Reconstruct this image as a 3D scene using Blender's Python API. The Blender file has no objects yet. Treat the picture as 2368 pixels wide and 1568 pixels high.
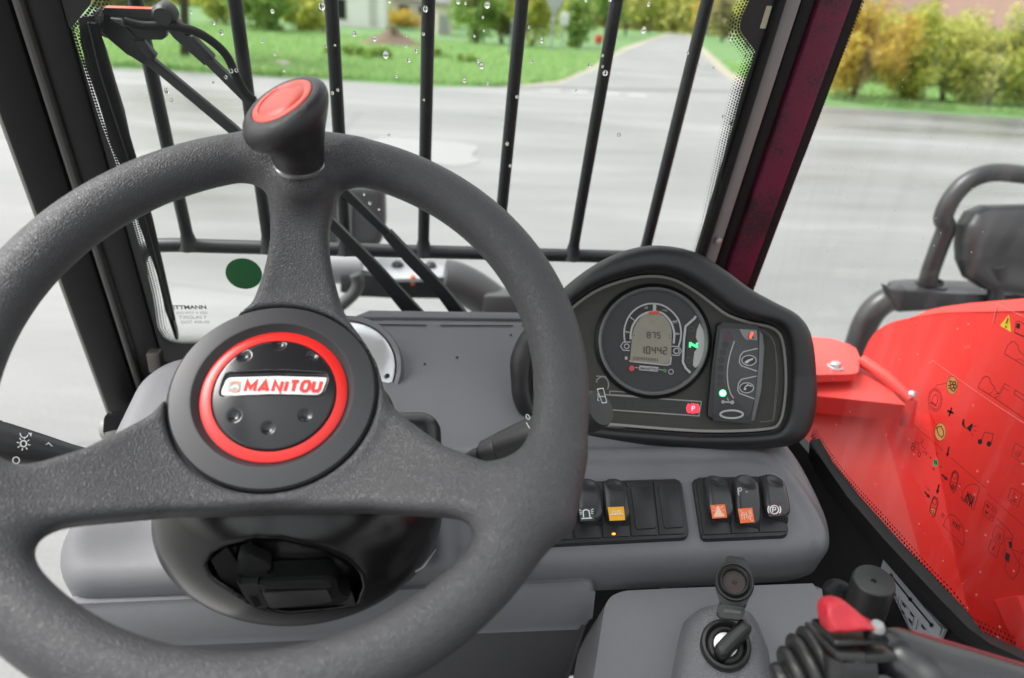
import bpy, bmesh, math, random
import numpy as np
from mathutils import Vector, Matrix

random.seed(7); rng = np.random.default_rng(7)
SC = bpy.context.scene
COL = SC.collection
R = math.radians

# ------------------------------------------------------------------ camera
HC = 1.95                                   # eye height above the yard
WID, HEI, FPX = 2367.0, 1568.0, 1600.0      # picture units used below
PITCH, YAW, ROLL = R(25.15), R(9.2), R(4.4)
EYE = np.array([0.0, 0.0, HC])
_f = np.array([math.sin(YAW)*math.cos(PITCH), math.cos(YAW)*math.cos(PITCH), -math.sin(PITCH)])
_r0 = np.array([math.cos(YAW), -math.sin(YAW), 0.0]); _u0 = np.cross(_r0, _f)
CR = _r0*math.cos(ROLL) + _u0*math.sin(ROLL)
CU = -_r0*math.sin(ROLL) + _u0*math.cos(ROLL)
CF = _f
cam_data = bpy.data.cameras.new('camera')
cam = bpy.data.objects.new('camera', cam_data); COL.objects.link(cam)
cam.matrix_world = Matrix(((CR[0], CU[0], -CF[0], EYE[0]), (CR[1], CU[1], -CF[1], EYE[1]),
                           (CR[2], CU[2], -CF[2], EYE[2]), (0, 0, 0, 1)))
cam_data.sensor_width = 36.0; cam_data.lens = FPX/WID*36.0
cam_data.clip_start = 0.02; cam_data.clip_end = 2000
cam_data.dof.use_dof = True; cam_data.dof.focus_distance = 0.62; cam_data.dof.aperture_fstop = 4.8
SC.camera = cam
SC.render.resolution_x, SC.render.resolution_y = 1024, 678

# ------------------------------------------------------------------ sky, sun, exposure (overcast)
SUN_EL, SUN_AZ = R(58), R(-80)              # azimuth measured from +Y towards +X
world = bpy.data.worlds.new('World'); SC.world = world; world.use_nodes = True
nt = world.node_tree; nt.nodes.clear()
sky = nt.nodes.new('ShaderNodeTexSky'); sky.sky_type = 'NISHITA'; sky.sun_disc = False
sky.sun_elevation = SUN_EL; sky.sun_rotation = SUN_AZ; sky.air_density = 2.0; sky.dust_density = 5.0
hs = nt.nodes.new('ShaderNodeHueSaturation'); hs.inputs['Saturation'].default_value = 0.12
bg = nt.nodes.new('ShaderNodeBackground'); bg.inputs['Strength'].default_value = 0.15
wo = nt.nodes.new('ShaderNodeOutputWorld')
nt.links.new(sky.outputs[0], hs.inputs['Color']); nt.links.new(hs.outputs[0], bg.inputs['Color'])
nt.links.new(bg.outputs[0], wo.inputs['Surface'])
sl = bpy.data.lights.new('sun', 'SUN'); sl.energy = 1.2; sl.angle = R(28); sl.color = (1.0, 0.975, 0.94)
sun = bpy.data.objects.new('sun', sl); COL.objects.link(sun)
sd = Vector((math.sin(SUN_AZ)*math.cos(SUN_EL), math.cos(SUN_AZ)*math.cos(SUN_EL), math.sin(SUN_EL)))
sun.rotation_euler = sd.to_track_quat('Z', 'Y').to_euler(); sun.location = (0, 0, 30)
SC.view_settings.view_transform = 'Standard'; SC.view_settings.look = 'None'
SC.view_settings.exposure = 1.14; SC.view_settings.gamma = 1.0
SC.render.engine = 'CYCLES'
SC.cycles.transparent_max_bounces = 24; SC.cycles.max_bounces = 8

# ------------------------------------------------------------------ pixel helpers
ZO = {'A': (0, 0, .35007), 'B': (780.1, 0, .35007), 'C': (1560.2, 0, .35007),
      'D': (0, 508.5, .35007), 'E': (780.1, 508.5, .35007), 'F': (1560.2, 508.5, .35007),
      'G': (0, 1018.8, .35007), 'H': (780.1, 1018.8, .35007), 'I': (1560.2, 1018.8, .35007),
      'J': (1358.0, 624.1, .25061), 'K': (1907.0, 664.5, .23957), 'L': (2022.5, 982.4, .20271),
      'M': (1733.6, 1271.3, .26746), 'N': (375.6, 1144.2, .28064), 'O': (144.5, 0, .25798),
      'P': (722.3, 404.5, .22112), 'Q': (288.9, 780.1, .24403), 'V': (0, 0, 1.0)}
def zz(k, *pts):
    x0, y0, s = ZO[k]
    return [(x0+x*s, y0+y*s) for x, y in pts]
def ray(u, v): return CF + CR*(u-WID/2)/FPX - CU*(v-HEI/2)/FPX
def at_x(u, v, x): d = ray(u, v); return EYE + d*(x-EYE[0])/d[0]
def at_y(u, v, y): d = ray(u, v); return EYE + d*(y-EYE[1])/d[1]
def at_z(u, v, z): d = ray(u, v); return EYE + d*(z-EYE[2])/d[2]
def at_d(u, v, t): return EYE + ray(u, v)*t
def unit(v): v = np.array(v, float); return v/np.linalg.norm(v)

class Pl:
    """a working plane: origin, normal and two axes"""
    def __init__(s, o, n, ex=(1, 0, 0)):
        s.o = np.array(o, float); s.n = unit(n)
        e = np.array(ex, float); s.ex = unit(e - s.n*(e@s.n)); s.ey = np.cross(s.n, s.ex)
    def off(s, h): return Pl(s.o + s.n*h, s.n, s.ex)
    def hit(s, u, v):
        d = ray(u, v); return EYE + d*(((s.o-EYE)@s.n)/(d@s.n))
    def to2(s, p): q = np.array(p)-s.o; return np.array([q@s.ex, q@s.ey])
    def px(s, u, v): return s.to2(s.hit(u, v))
    def pxs(s, pts): return [tuple(s.px(*p)) for p in pts]
    def p3(s, x, y, h=0.0): return s.o + s.ex*x + s.ey*y + s.n*h
    def sc(s, u, v): return ((s.hit(u, v)-EYE)@CF)/FPX          # metres for one picture unit
    def mat(s):
        return Matrix(((s.ex[0], s.ey[0], s.n[0], s.o[0]), (s.ex[1], s.ey[1], s.n[1], s.o[1]),
                       (s.ex[2], s.ey[2], s.n[2], s.o[2]), (0, 0, 0, 1)))

# ------------------------------------------------------------------ materials
MATS = {}
def srgb(c): return tuple(((x/255)/12.92 if x/255 <= .04045 else ((x/255+.055)/1.055)**2.4) for x in c)
def M(name, col=(.5, .5, .5), rough=.5, metal=0., bump=None, vary=0., vscale=40., spec=.5, coat=0., emit=None, es=1., rvar=0.):
    """procedural material; bump=(kind, scale, distance)"""
    if name in MATS: return MATS[name]
    m = bpy.data.materials.new(name); m.use_nodes = True; t = m.node_tree
    b = t.nodes['Principled BSDF']
    b.inputs['Base Color'].default_value = (*col, 1); b.inputs['Roughness'].default_value = rough
    b.inputs['Metallic'].default_value = metal; b.inputs['Specular IOR Level'].default_value = spec
    b.inputs['Coat Weight'].default_value = coat; b.inputs['Coat Roughness'].default_value = .08
    if emit:
        b.inputs['Emission Color'].default_value = (*emit, 1); b.inputs['Emission Strength'].default_value = es
    tc = t.nodes.new('ShaderNodeTexCoord')
    if vary or rvar:
        n = t.nodes.new('ShaderNodeTexNoise'); n.inputs['Scale'].default_value = vscale; n.inputs['Detail'].default_value = 5
        n.inputs['Roughness'].default_value = .65
        t.links.new(tc.outputs['Object'], n.inputs['Vector'])
        if vary:
            mr = t.nodes.new('ShaderNodeMapRange'); mr.inputs['To Min'].default_value = 1-vary; mr.inputs['To Max'].default_value = 1+vary
            t.links.new(n.outputs['Fac'], mr.inputs['Value'])
            mx = t.nodes.new('ShaderNodeVectorMath'); mx.operation = 'SCALE'; mx.inputs[0].default_value = col
            t.links.new(mr.outputs[0], mx.inputs['Scale']); t.links.new(mx.outputs[0], b.inputs['Base Color'])
        if rvar:
            mr = t.nodes.new('ShaderNodeMapRange'); mr.inputs['To Min'].default_value = max(0, rough-rvar); mr.inputs['To Max'].default_value = min(1, rough+rvar)
            mr.inputs['From Min'].default_value = .3; mr.inputs['From Max'].default_value = .7
            t.links.new(n.outputs['Fac'], mr.inputs['Value']); t.links.new(mr.outputs[0], b.inputs['Roughness'])
    if bump:
        kind, s, dist = bump
        bp = t.nodes.new('ShaderNodeBump'); bp.inputs['Strength'].default_value = 1.0; bp.inputs['Distance'].default_value = dist
        if kind == 'leather':
            nn = t.nodes.new('ShaderNodeTexNoise'); nn.inputs['Scale'].default_value = s*.45; nn.inputs['Detail'].default_value = 2
            t.links.new(tc.outputs['Object'], nn.inputs['Vector'])
            ad = t.nodes.new('ShaderNodeVectorMath'); ad.operation = 'MULTIPLY_ADD'
            ad.inputs[1].default_value = (1.6/s,)*3
            t.links.new(nn.outputs['Color'], ad.inputs[0]); t.links.new(tc.outputs['Object'], ad.inputs[2])
            vo = t.nodes.new('ShaderNodeTexVoronoi'); vo.feature = 'DISTANCE_TO_EDGE'; vo.inputs['Scale'].default_value = s
            t.links.new(ad.outputs[0], vo.inputs['Vector'])
            mr = t.nodes.new('ShaderNodeMapRange'); mr.inputs['From Max'].default_value = .28; mr.interpolation_type = 'SMOOTHSTEP'
            t.links.new(vo.outputs['Distance'], mr.inputs['Value']); t.links.new(mr.outputs[0], bp.inputs['Height'])
        else:
            n2 = t.nodes.new('ShaderNodeTexNoise'); n2.inputs['Scale'].default_value = s; n2.inputs['Detail'].default_value = 3
            t.links.new(tc.outputs['Object'], n2.inputs['Vector']); t.links.new(n2.outputs['Fac'], bp.inputs['Height'])
        t.links.new(bp.outputs[0], b.inputs['Normal'])
    MATS[name] = m
    return m

# ------------------------------------------------------------------ object helpers
def empty(name, loc):
    o = bpy.data.objects.new(name, None); o.location = Vector(loc); o.empty_display_size = .05
    COL.objects.link(o); return o
def tag(o, label=None, cat=None, group=None, kind=None):
    if label: o['label'] = label
    if cat: o['category'] = cat
    if group: o['group'] = group
    if kind: o['kind'] = kind
    return o
def thing(name, label, cat, loc, group=None): return tag(empty(name, loc), label, cat, group)
def root_loc(p):
    l = Vector(p.location)
    while p.parent is not None: p = p.parent; l = Vector(p.location)
    return l
def link(name, me, mat, parent=None, smooth=False):
    o = bpy.data.objects.new(name, me); COL.objects.link(o)
    if mat is not None:
        for m in (mat if isinstance(mat, (list, tuple)) else [mat]): me.materials.append(m)
    if smooth: me.polygons.foreach_set('use_smooth', [True]*len(me.polygons))
    if parent is not None:
        o.parent = parent
        if parent.type == 'EMPTY': o.matrix_parent_inverse = Matrix.Translation(-Vector(parent.location))
    return o
def mesh(name, vs, fs, mat, parent=None, smooth=False):
    me = bpy.data.meshes.new(name); me.from_pydata([tuple(v) for v in vs], [], [tuple(f) for f in fs]); me.update()
    return link(name, me, mat, parent, smooth)
def bmobj(name, bm, mat, parent=None, smooth=False, angle=None):
    bmesh.ops.recalc_face_normals(bm, faces=bm.faces)
    me = bpy.data.meshes.new(name); bm.to_mesh(me); bm.free()
    o = link(name, me, mat, parent, smooth)
    if angle is not None and smooth: sharp(me, angle)
    return o
def sharp(me, ang=35):
    try: me.set_sharp_from_angle(angle=R(ang))
    except Exception: pass
def catmull(pts, closed=False, n=8):
    P = [np.array(p, float) for p in pts]; out = []; N = len(P)
    rngs = range(N) if closed else range(N-1)
    for i in rngs:
        if closed: a, b, c, d = P[(i-1) % N], P[i], P[(i+1) % N], P[(i+2) % N]
        else: a, b, c, d = P[max(i-1, 0)], P[i], P[i+1], P[min(i+2, N-1)]
        for k in range(n):
            t = k/n
            out.append(.5*((2*b) + (c-a)*t + (2*a-5*b+4*c-d)*t*t + (3*b-a-3*c+d)*t**3))
    if not closed: out.append(P[-1])
    return out
def roundpoly(pts, r, n=5):
    P = [np.array(p, float) for p in pts]; N = len(P); out = []
    for i in range(N):
        p, a, b = P[i], P[i-1], P[(i+1) % N]
        la, lb = np.linalg.norm(a-p), np.linalg.norm(b-p)
        rr = min(r, la*.48, lb*.48); s = p+(a-p)/la*rr; e = p+(b-p)/lb*rr
        for k in range(n+1):
            t = k/n; out.append((1-t)**2*s + 2*t*(1-t)*p + t*t*e)
    return out
def area2(p): return .5*sum(p[i-1][0]*p[i][1]-p[i][0]*p[i-1][1] for i in range(len(p)))
def extr_bm(bm, pl, pts, h0, h1, bev=0., seg=2, vert=False):
    pts = list(pts)
    if area2(pts) < 0: pts.reverse()
    lo = [bm.verts.new(pl.p3(x, y, h0)) for x, y in pts]; hi = [bm.verts.new(pl.p3(x, y, h1)) for x, y in pts]
    n = len(pts); bm.faces.new(lo[::-1]); top = bm.faces.new(hi)
    for i in range(n): bm.faces.new((lo[i], lo[(i+1) % n], hi[(i+1) % n], hi[i]))
    if bev > 0:
        es = list(top.edges)
        if vert:
            for a, b in zip(lo, hi):
                e = bm.edges.get((a, b))
                if e: es.append(e)
        bmesh.ops.bevel(bm, geom=es, offset=bev, offset_type='OFFSET', segments=seg, profile=.5, affect='EDGES', clamp_overlap=True)
def extr(name, pl, pts, h0, h1, mat, parent=None, bev=0., seg=2, vert=False, smooth=True):
    bm = bmesh.new(); extr_bm(bm, pl, pts, h0, h1, bev, seg, vert)
    return bmobj(name, bm, mat, parent, smooth, 40)
def box_bm(bm, c, ax, hs_, bev=0., seg=2):
    """c centre, ax 3 axes, hs_ half sizes"""
    c = np.array(c); vs = []
    for sx in (-1, 1):
        for sy in (-1, 1):
            for sz in (-1, 1): vs.append(bm.verts.new(c+ax[0]*sx*hs_[0]+ax[1]*sy*hs_[1]+ax[2]*sz*hs_[2]))
    fs = [bm.faces.new([vs[i] for i in q]) for q in ((0, 1, 3, 2), (4, 6, 7, 5), (0, 4, 5, 1), (2, 3, 7, 6), (0, 2, 6, 4), (1, 5, 7, 3))]
    if bev: 
        es = set(e for f in fs for e in f.edges)
        bmesh.ops.bevel(bm, geom=list(es), offset=bev, offset_type='OFFSET', segments=seg, profile=.5, affect='EDGES', clamp_overlap=True)
AX = (np.array([1., 0, 0]), np.array([0, 1., 0]), np.array([0, 0, 1.]))
def box(name, c, hs_, mat, parent=None, ax=AX, bev=0., seg=2):
    bm = bmesh.new(); box_bm(bm, c, ax, hs_, bev, seg)
    return bmobj(name, bm, mat, parent, True, 40)
def lathe_vf(prof, o, axis, n=48, ref=(1, 0, 0)):
    ax = unit(axis); e = np.array(ref, float); e = e-ax*(e@ax)
    if np.linalg.norm(e) < .05: e = np.array([0, 1., 0]); e = e-ax*(e@ax)
    ex = unit(e); ey = np.cross(ax, ex); o = np.array(o, float)
    vs, fs = [], []; m = len(prof)
    for r, z in prof:
        for k in range(n):
            a = 2*math.pi*k/n; vs.append(o+ax*z+(ex*math.cos(a)+ey*math.sin(a))*max(r, 1e-5))
    for i in range(m-1):
        for k in range(n): fs.append((i*n+k, i*n+(k+1) % n, (i+1)*n+(k+1) % n, (i+1)*n+k))
    return vs, fs
def lathe(name, prof, o, axis, mat, parent=None, n=48, ang=40):
    vs, fs = lathe_vf(prof, o, axis, n)
    ob = mesh(name, vs, fs, mat, parent, True); sharp(ob.data, ang); return ob
def tube_vf(pts, rad, n=12, flat=1.0, up=None, cap=True):
    P = [np.array(p, float) for p in pts]; N = len(P)
    rs = rad if hasattr(rad, '__len__') else [rad]*N
    T = [unit(P[min(i+1, N-1)]-P[max(i-1, 0)]) for i in range(N)]
    u = np.array(up if up is not None else (0, 0, 1), float)
    if abs(u@T[0]) > .95: u = np.array([1., 0, 0])
    vs, fs = [], []
    for i in range(N):
        u = unit(u-T[i]*(u@T[i])); w = np.cross(T[i], u)
        for k in range(n):
            a = 2*math.pi*k/n; vs.append(P[i]+(u*math.cos(a)*flat+w*math.sin(a))*rs[i])
    for i in range(N-1):
        for k in range(n): fs.append((i*n+k, i*n+(k+1) % n, (i+1)*n+(k+1) % n, (i+1)*n+k))
    if cap: fs.append(tuple(range(n))[::-1]); fs.append(tuple(range((N-1)*n, N*n)))
    return vs, fs
def tube(name, pts, rad, mat, parent=None, n=12, flat=1.0, up=None, cap=True):
    vs, fs = tube_vf(pts, rad, n, flat, up, cap)
    o = mesh(name, vs, fs, mat, parent, True); sharp(o.data, 50); return o
def joinvf(parts):
    V, F = [], []
    for vs, fs in parts:
        k = len(V); V += list(vs); F += [tuple(i+k for i in f) for f in fs]
    return V, F

# ------------------------------------------------------------------ flat print: lines, shapes, text on a plane
class Draw:
    def __init__(s, pl): s.pl = pl; s.v = []; s.f = []
    def _add(s, vs, fs):
        k = len(s.v); s.v += [s.pl.p3(*p) for p in vs]; s.f += [tuple(i+k for i in f) for f in fs]
    def poly(s, pts, k='V'):
        p = s.pl.pxs(zz(k, *pts))
        if area2(p) < 0: p = p[::-1]
        s._add(p, [tuple(range(len(p)))]); return s
    def stroke(s, pts, w, k='V', closed=False, smooth=0):
        q = zz(k, *pts)
        if smooth: q = [tuple(a) for a in catmull(q, closed, smooth)]
        sc = s.pl.sc(*q[0])*w*ZO[k][2]/2
        P = [np.array(a) for a in s.pl.pxs(q)]; N = len(P); L, Rr = [], []
        for i in range(N):
            a = P[i-1] if (i > 0 or closed) else None; b = P[(i+1) % N] if (i < N-1 or closed) else None
            d1 = unit(P[i]-a) if a is not None else None; d2 = unit(b-P[i]) if b is not None else None
            if d1 is None: d1 = d2
            if d2 is None: d2 = d1
            n1 = np.array([-d1[1], d1[0]]); n2 = np.array([-d2[1], d2[0]]); m = n1+n2
            m = n1 if np.linalg.norm(m) < .2 else unit(m); c = max(.45, m@n1)
            L.append(P[i]+m*sc/c); Rr.append(P[i]-m*sc/c)
        fs = []
        for i in range(N if closed else N-1):
            j = (i+1) % N; fs.append((N+i, N+j, j, i))
        s._add(L+Rr, fs); return s
    def circ(s, c, r, k='V', n=24, ry=None, rot=0.):
        pts = []
        for i in range(n):
            a = 2*math.pi*i/n; x, y = r*math.cos(a), (ry or r)*math.sin(a)
            pts.append((c[0]+x*math.cos(rot)-y*math.sin(rot), c[1]+x*math.sin(rot)+y*math.cos(rot)))
        return s.poly(pts, k)
    def ring(s, c, r, w, k='V', n=32, ry=None, rot=0., a0=0., a1=2*math.pi):
        full = abs(a1-a0-2*math.pi) < 1e-6; pts = []
        for i in range(n if full else n+1):
            a = a0+(a1-a0)*i/n; x, y = r*math.cos(a), (ry or r)*math.sin(a)
            pts.append((c[0]+x*math.cos(rot)-y*math.sin(rot), c[1]+x*math.sin(rot)+y*math.cos(rot)))
        return s.stroke(pts, w, k, closed=full)
    def build(s, name, mat, parent=None, th=0.0):
        return mesh(name, s.v, s.f, mat, parent)
def text(name, body, pl, p0, p1, mat, parent=None, k='V', hs_=1.0, shear=0., bold=0., ext=0.0):
    """text whose baseline runs from pixel p0 to p1 on the plane"""
    a = pl.px(*zz(k, p0)[0]); b = pl.px(*zz(k, p1)[0]); L = np.linalg.norm(b-a); d = (b-a)/L; up = np.array([-d[1], d[0]])
    cu = bpy.data.curves.new(name, 'FONT'); cu.body = body; cu.size = 1; cu.offset = bold; cu.shear = shear; cu.resolution_u = 3; cu.extrude = 0
    tmp = bpy.data.objects.new(name, cu); COL.objects.link(tmp)
    dg = bpy.context.evaluated_depsgraph_get(); me = bpy.data.meshes.new_from_object(tmp.evaluated_get(dg))
    bpy.data.objects.remove(tmp); bpy.data.curves.remove(cu)
    co = np.zeros(len(me.vertices)*3); me.vertices.foreach_get('co', co); co = co.reshape(-1, 3)
    x0, x1 = co[:, 0].min(), co[:, 0].max(); s_ = L/(x1-x0)
    X = (co[:, 0]-x0)*s_; Y = co[:, 1]*s_*hs_
    W = pl.o + np.outer(a[0]+d[0]*X+up[0]*Y, pl.ex) + np.outer(a[1]+d[1]*X+up[1]*Y, pl.ey)
    me.vertices.foreach_set('co', W.ravel()); me.update()
    return link(name, me, mat, parent)

# ------------------------------------------------------------------ moulded shapes: distance field to mesh
def smin(a, b, k): h = np.clip(.5+.5*(b-a)/k, 0, 1); return b*(1-h)+a*h-k*h*(1-h)
def smax(a, b, k): return -smin(-a, -b, k)
def sst(a, b, x): t = np.clip((x-a)/(b-a), 0, 1); return t*t*(3-2*t)
def poly_sd(P, x, y):
    P = np.array(P); x, y = np.broadcast_arrays(x, y); d = np.full(x.shape, 1e9); s = np.ones(x.shape)
    N = len(P)
    for i in range(N):
        a, b = P[i], P[i-1]; ex, ey = b[0]-a[0], b[1]-a[1]; wx, wy = x-a[0], y-a[1]
        t = np.clip((wx*ex+wy*ey)/(ex*ex+ey*ey+1e-18), 0, 1)
        d = np.minimum(d, (wx-ex*t)**2+(wy-ey*t)**2)
        c1 = y >= a[1]; c2 = y < b[1]; c3 = ex*wy > ey*wx
        s = np.where((c1 & c2 & c3) | (~c1 & ~c2 & ~c3), -s, s)
    return s*np.sqrt(d)
def capsule(x, y, z, a, b, ra, rb):
    a, b = np.array(a), np.array(b); ab = b-a; t = np.clip(((x-a[0])*ab[0]+(y-a[1])*ab[1]+(z-a[2])*ab[2])/(ab@ab), 0, 1)
    return np.sqrt((x-a[0]-ab[0]*t)**2+(y-a[1]-ab[1]*t)**2+(z-a[2]-ab[2]*t)**2)-(ra+(rb-ra)*t)
def rbox(x, y, z, c, h, r):
    qx, qy, qz = np.abs(x-c[0])-h[0]+r, np.abs(y-c[1])-h[1]+r, np.abs(z-c[2])-h[2]+r
    return np.sqrt(np.maximum(qx, 0)**2+np.maximum(qy, 0)**2+np.maximum(qz, 0)**2)+np.minimum(np.maximum(qx, np.maximum(qy, qz)), 0)-r
def sdf(name, fn, lo, hi, h, pl, mat, parent=None, it=2):
    ax = [np.arange(lo[i]-h, hi[i]+2*h, h) for i in range(3)]
    x, y, z = ax[0][:, None, None], ax[1][None, :, None], ax[2][None, None, :]
    F = np.broadcast_to(fn(x, y, z), (len(ax[0]), len(ax[1]), len(ax[2]))).copy()
    S = F < 0; nx, ny, nz = F.shape
    cnt = np.zeros((nx-1, ny-1, nz-1)); acc = np.zeros((nx-1, ny-1, nz-1, 3))
    def sl(o): return tuple(slice(o[i], [nx, ny, nz][i]-1+o[i]) for i in range(3))
    for d in range(3):
        oth = [i for i in range(3) if i != d]
        for p in (0, 1):
            for q in (0, 1):
                o0 = [0, 0, 0]; o0[oth[0]] = p; o0[oth[1]] = q; o1 = list(o0); o1[d] = 1
                fa, fb = F[sl(o0)], F[sl(o1)]; c = (fa < 0) != (fb < 0)
                t = np.where(c, fa/np.where(c, fa-fb, 1), 0); cnt += c
                for i in range(3): acc[..., i] += np.where(c, (t if i == d else o0[i]), 0)
    act = cnt > 0; idx = -np.ones(cnt.shape, int); ii = np.argwhere(act); idx[act] = np.arange(len(ii))
    V = acc[act]/cnt[act][:, None]; V = np.stack([lo[i]-h+(ii[:, i]+V[:, i])*h for i in range(3)], 1)
    faces = []
    for d in range(3):
        a, b = [(1, 2), (2, 0), (0, 1)][d]
        s0 = [slice(0, n) for n in F.shape]; s1 = list(s0); s0[d] = slice(0, -1); s1[d] = slice(1, None)
        ch = S[tuple(s0)] != S[tuple(s1)]; e = np.argwhere(ch)
        ok = (e[:, a] > 0) & (e[:, b] > 0) & (e[:, a] < F.shape[a]-1) & (e[:, b] < F.shape[b]-1); e = e[ok]
        if not len(e): continue
        def cell(da, db):
            q = e.copy(); q[:, a] -= da; q[:, b] -= db; return idx[q[:, 0], q[:, 1], q[:, 2]]
        Q = np.stack([cell(1, 1), cell(0, 1), cell(0, 0), cell(1, 0)], 1)
        fl = ~S[e[:, 0], e[:, 1], e[:, 2]]; Q[fl] = Q[fl][:, ::-1]; faces.append(Q)
    Q = np.concatenate(faces)
    ep = h*.2
    for _ in range(it):
        X, Y, Z = V.T; f0 = fn(X, Y, Z)
        g = np.stack([fn(X+ep, Y, Z)-fn(X-ep, Y, Z), fn(X, Y+ep, Z)-fn(X, Y-ep, Z), fn(X, Y, Z+ep)-fn(X, Y, Z-ep)], 1)/(2*ep)
        st = -(f0/np.maximum((g**2).sum(1), .25))[:, None]*g; ln = np.linalg.norm(st, axis=1, keepdims=True)
        V = V+st*np.minimum(1, h*.6/np.maximum(ln, 1e-9))
    Wd = pl.o + V@np.stack([pl.ex, pl.ey, pl.n])
    me = bpy.data.meshes.new(name); me.vertices.add(len(Wd)); me.vertices.foreach_set('co', Wd.ravel())
    me.loops.add(len(Q)*4); me.loops.foreach_set('vertex_index', Q.ravel().astype(np.int32))
    me.polygons.add(len(Q)); me.polygons.foreach_set('loop_start', (np.arange(len(Q))*4).astype(np.int32))
    me.update(calc_edges=True); me.validate()
    o = link(name, me, mat, parent, True); return o
# ================================================================== OUTSIDE: yard, verge, road, planting, houses
def ground_mat(name, c1, c2, sc_, rough, stretch=(1, 1, 1), fine=60., rvar=.12, bump=.0012):
    m = bpy.data.materials.new(name); m.use_nodes = True; t = m.node_tree; b = t.nodes['Principled BSDF']
    tc = t.nodes.new('ShaderNodeTexCoord'); mp = t.nodes.new('ShaderNodeMapping'); mp.inputs['Scale'].default_value = stretch
    t.links.new(tc.outputs['Object'], mp.inputs['Vector'])
    n1 = t.nodes.new('ShaderNodeTexNoise'); n1.inputs['Scale'].default_value = sc_; n1.inputs['Detail'].default_value = 6; n1.inputs['Roughness'].default_value = .6
    n2 = t.nodes.new('ShaderNodeTexNoise'); n2.inputs['Scale'].default_value = fine; n2.inputs['Detail'].default_value = 4
    t.links.new(mp.outputs[0], n1.inputs['Vector']); t.links.new(tc.outputs['Object'], n2.inputs['Vector'])
    cr = t.nodes.new('ShaderNodeValToRGB'); cr.color_ramp.elements[0].position = .36; cr.color_ramp.elements[1].position = .64
    cr.color_ramp.elements[0].color = (*c1, 1); cr.color_ramp.elements[1].color = (*c2, 1)
    t.links.new(n1.outputs['Fac'], cr.inputs['Fac'])
    mr = t.nodes.new('ShaderNodeMapRange'); mr.inputs['To Min'].default_value = .72; mr.inputs['To Max'].default_value = 1.28
    t.links.new(n2.outputs['Fac'], mr.inputs['Value'])
    mx = t.nodes.new('ShaderNodeVectorMath'); mx.operation = 'SCALE'; t.links.new(cr.outputs[0], mx.inputs[0]); t.links.new(mr.outputs[0], mx.inputs['Scale'])
    n3 = t.nodes.new('ShaderNodeTexNoise'); n3.inputs['Scale'].default_value = 1.1; n3.inputs['Detail'].default_value = 9; n3.inputs['Roughness'].default_value = .72
    t.links.new(mp.outputs[0], n3.inputs['Vector'])
    m3 = t.nodes.new('ShaderNodeMapRange'); m3.inputs['From Min'].default_value = .3; m3.inputs['From Max'].default_value = .7; m3.inputs['To Min'].default_value = .82; m3.inputs['To Max'].default_value = 1.12
    t.links.new(n3.outputs['Fac'], m3.inputs['Value'])
    vo = t.nodes.new('ShaderNodeTexVoronoi'); vo.feature = 'DISTANCE_TO_EDGE'; vo.inputs['Scale'].default_value = .16; t.links.new(n3.outputs['Color'], vo.inputs['Vector']) if False else t.links.new(mp.outputs[0], vo.inputs['Vector'])
    ck = t.nodes.new('ShaderNodeMapRange'); ck.inputs['From Max'].default_value = .004; ck.inputs['To Min'].default_value = .8; t.links.new(vo.outputs['Distance'], ck.inputs['Value'])
    pm = t.nodes.new('ShaderNodeMath'); pm.operation = 'MULTIPLY'; t.links.new(m3.outputs[0], pm.inputs[0]); t.links.new(ck.outputs[0], pm.inputs[1])
    mx2 = t.nodes.new('ShaderNodeVectorMath'); mx2.operation = 'SCALE'; t.links.new(mx.outputs[0], mx2.inputs[0]); t.links.new(pm.outputs[0], mx2.inputs['Scale'])
    t.links.new(mx2.outputs[0], b.inputs['Base Color'])
    r2 = t.nodes.new('ShaderNodeMapRange'); r2.inputs['From Min'].default_value = .35; r2.inputs['From Max'].default_value = .65
    r2.inputs['To Min'].default_value = rough-rvar; r2.inputs['To Max'].default_value = rough+rvar
    t.links.new(n1.outputs['Fac'], r2.inputs['Value']); t.links.new(r2.outputs[0], b.inputs['Roughness'])
    bp = t.nodes.new('ShaderNodeBump'); bp.inputs['Distance'].default_value = bump; t.links.new(n2.outputs['Fac'], bp.inputs['Height'])
    t.links.new(bp.outputs[0], b.inputs['Normal'])
    return m
m_asph = ground_mat('damp_asphalt', (.15, .153, .153), (.245, .246, .242), .3, .40, stretch=(.3, 1.3, 1), fine=70, rvar=.16)
m_lane = m_asph
m_soil = ground_mat('green_turf', (.075, .16, .045), (.12, .23, .075), .35, .9, fine=3.0, rvar=.05)
m_sand = ground_mat('sandy_edge', (.26, .24, .18), (.34, .31, .24), 1.0, .9, fine=12, rvar=.05)

def sheet(name, pts, z, mat, kind='structure', parent=None):
    vs = [(p[0], p[1], z) for p in pts]
    o = mesh(name, vs, [tuple(range(len(vs)))], mat, parent)
    if o.data.polygons[0].normal.z < 0: o.data.flip_normals()
    if parent is None: o['kind'] = kind
    return o
sheet('ground', [(-700, -300), (700, -300), (700, 900), (-700, 900)], 0, m_asph)
def gp(u, v): p = at_z(u, v, 0); return (p[0], p[1])
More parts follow.
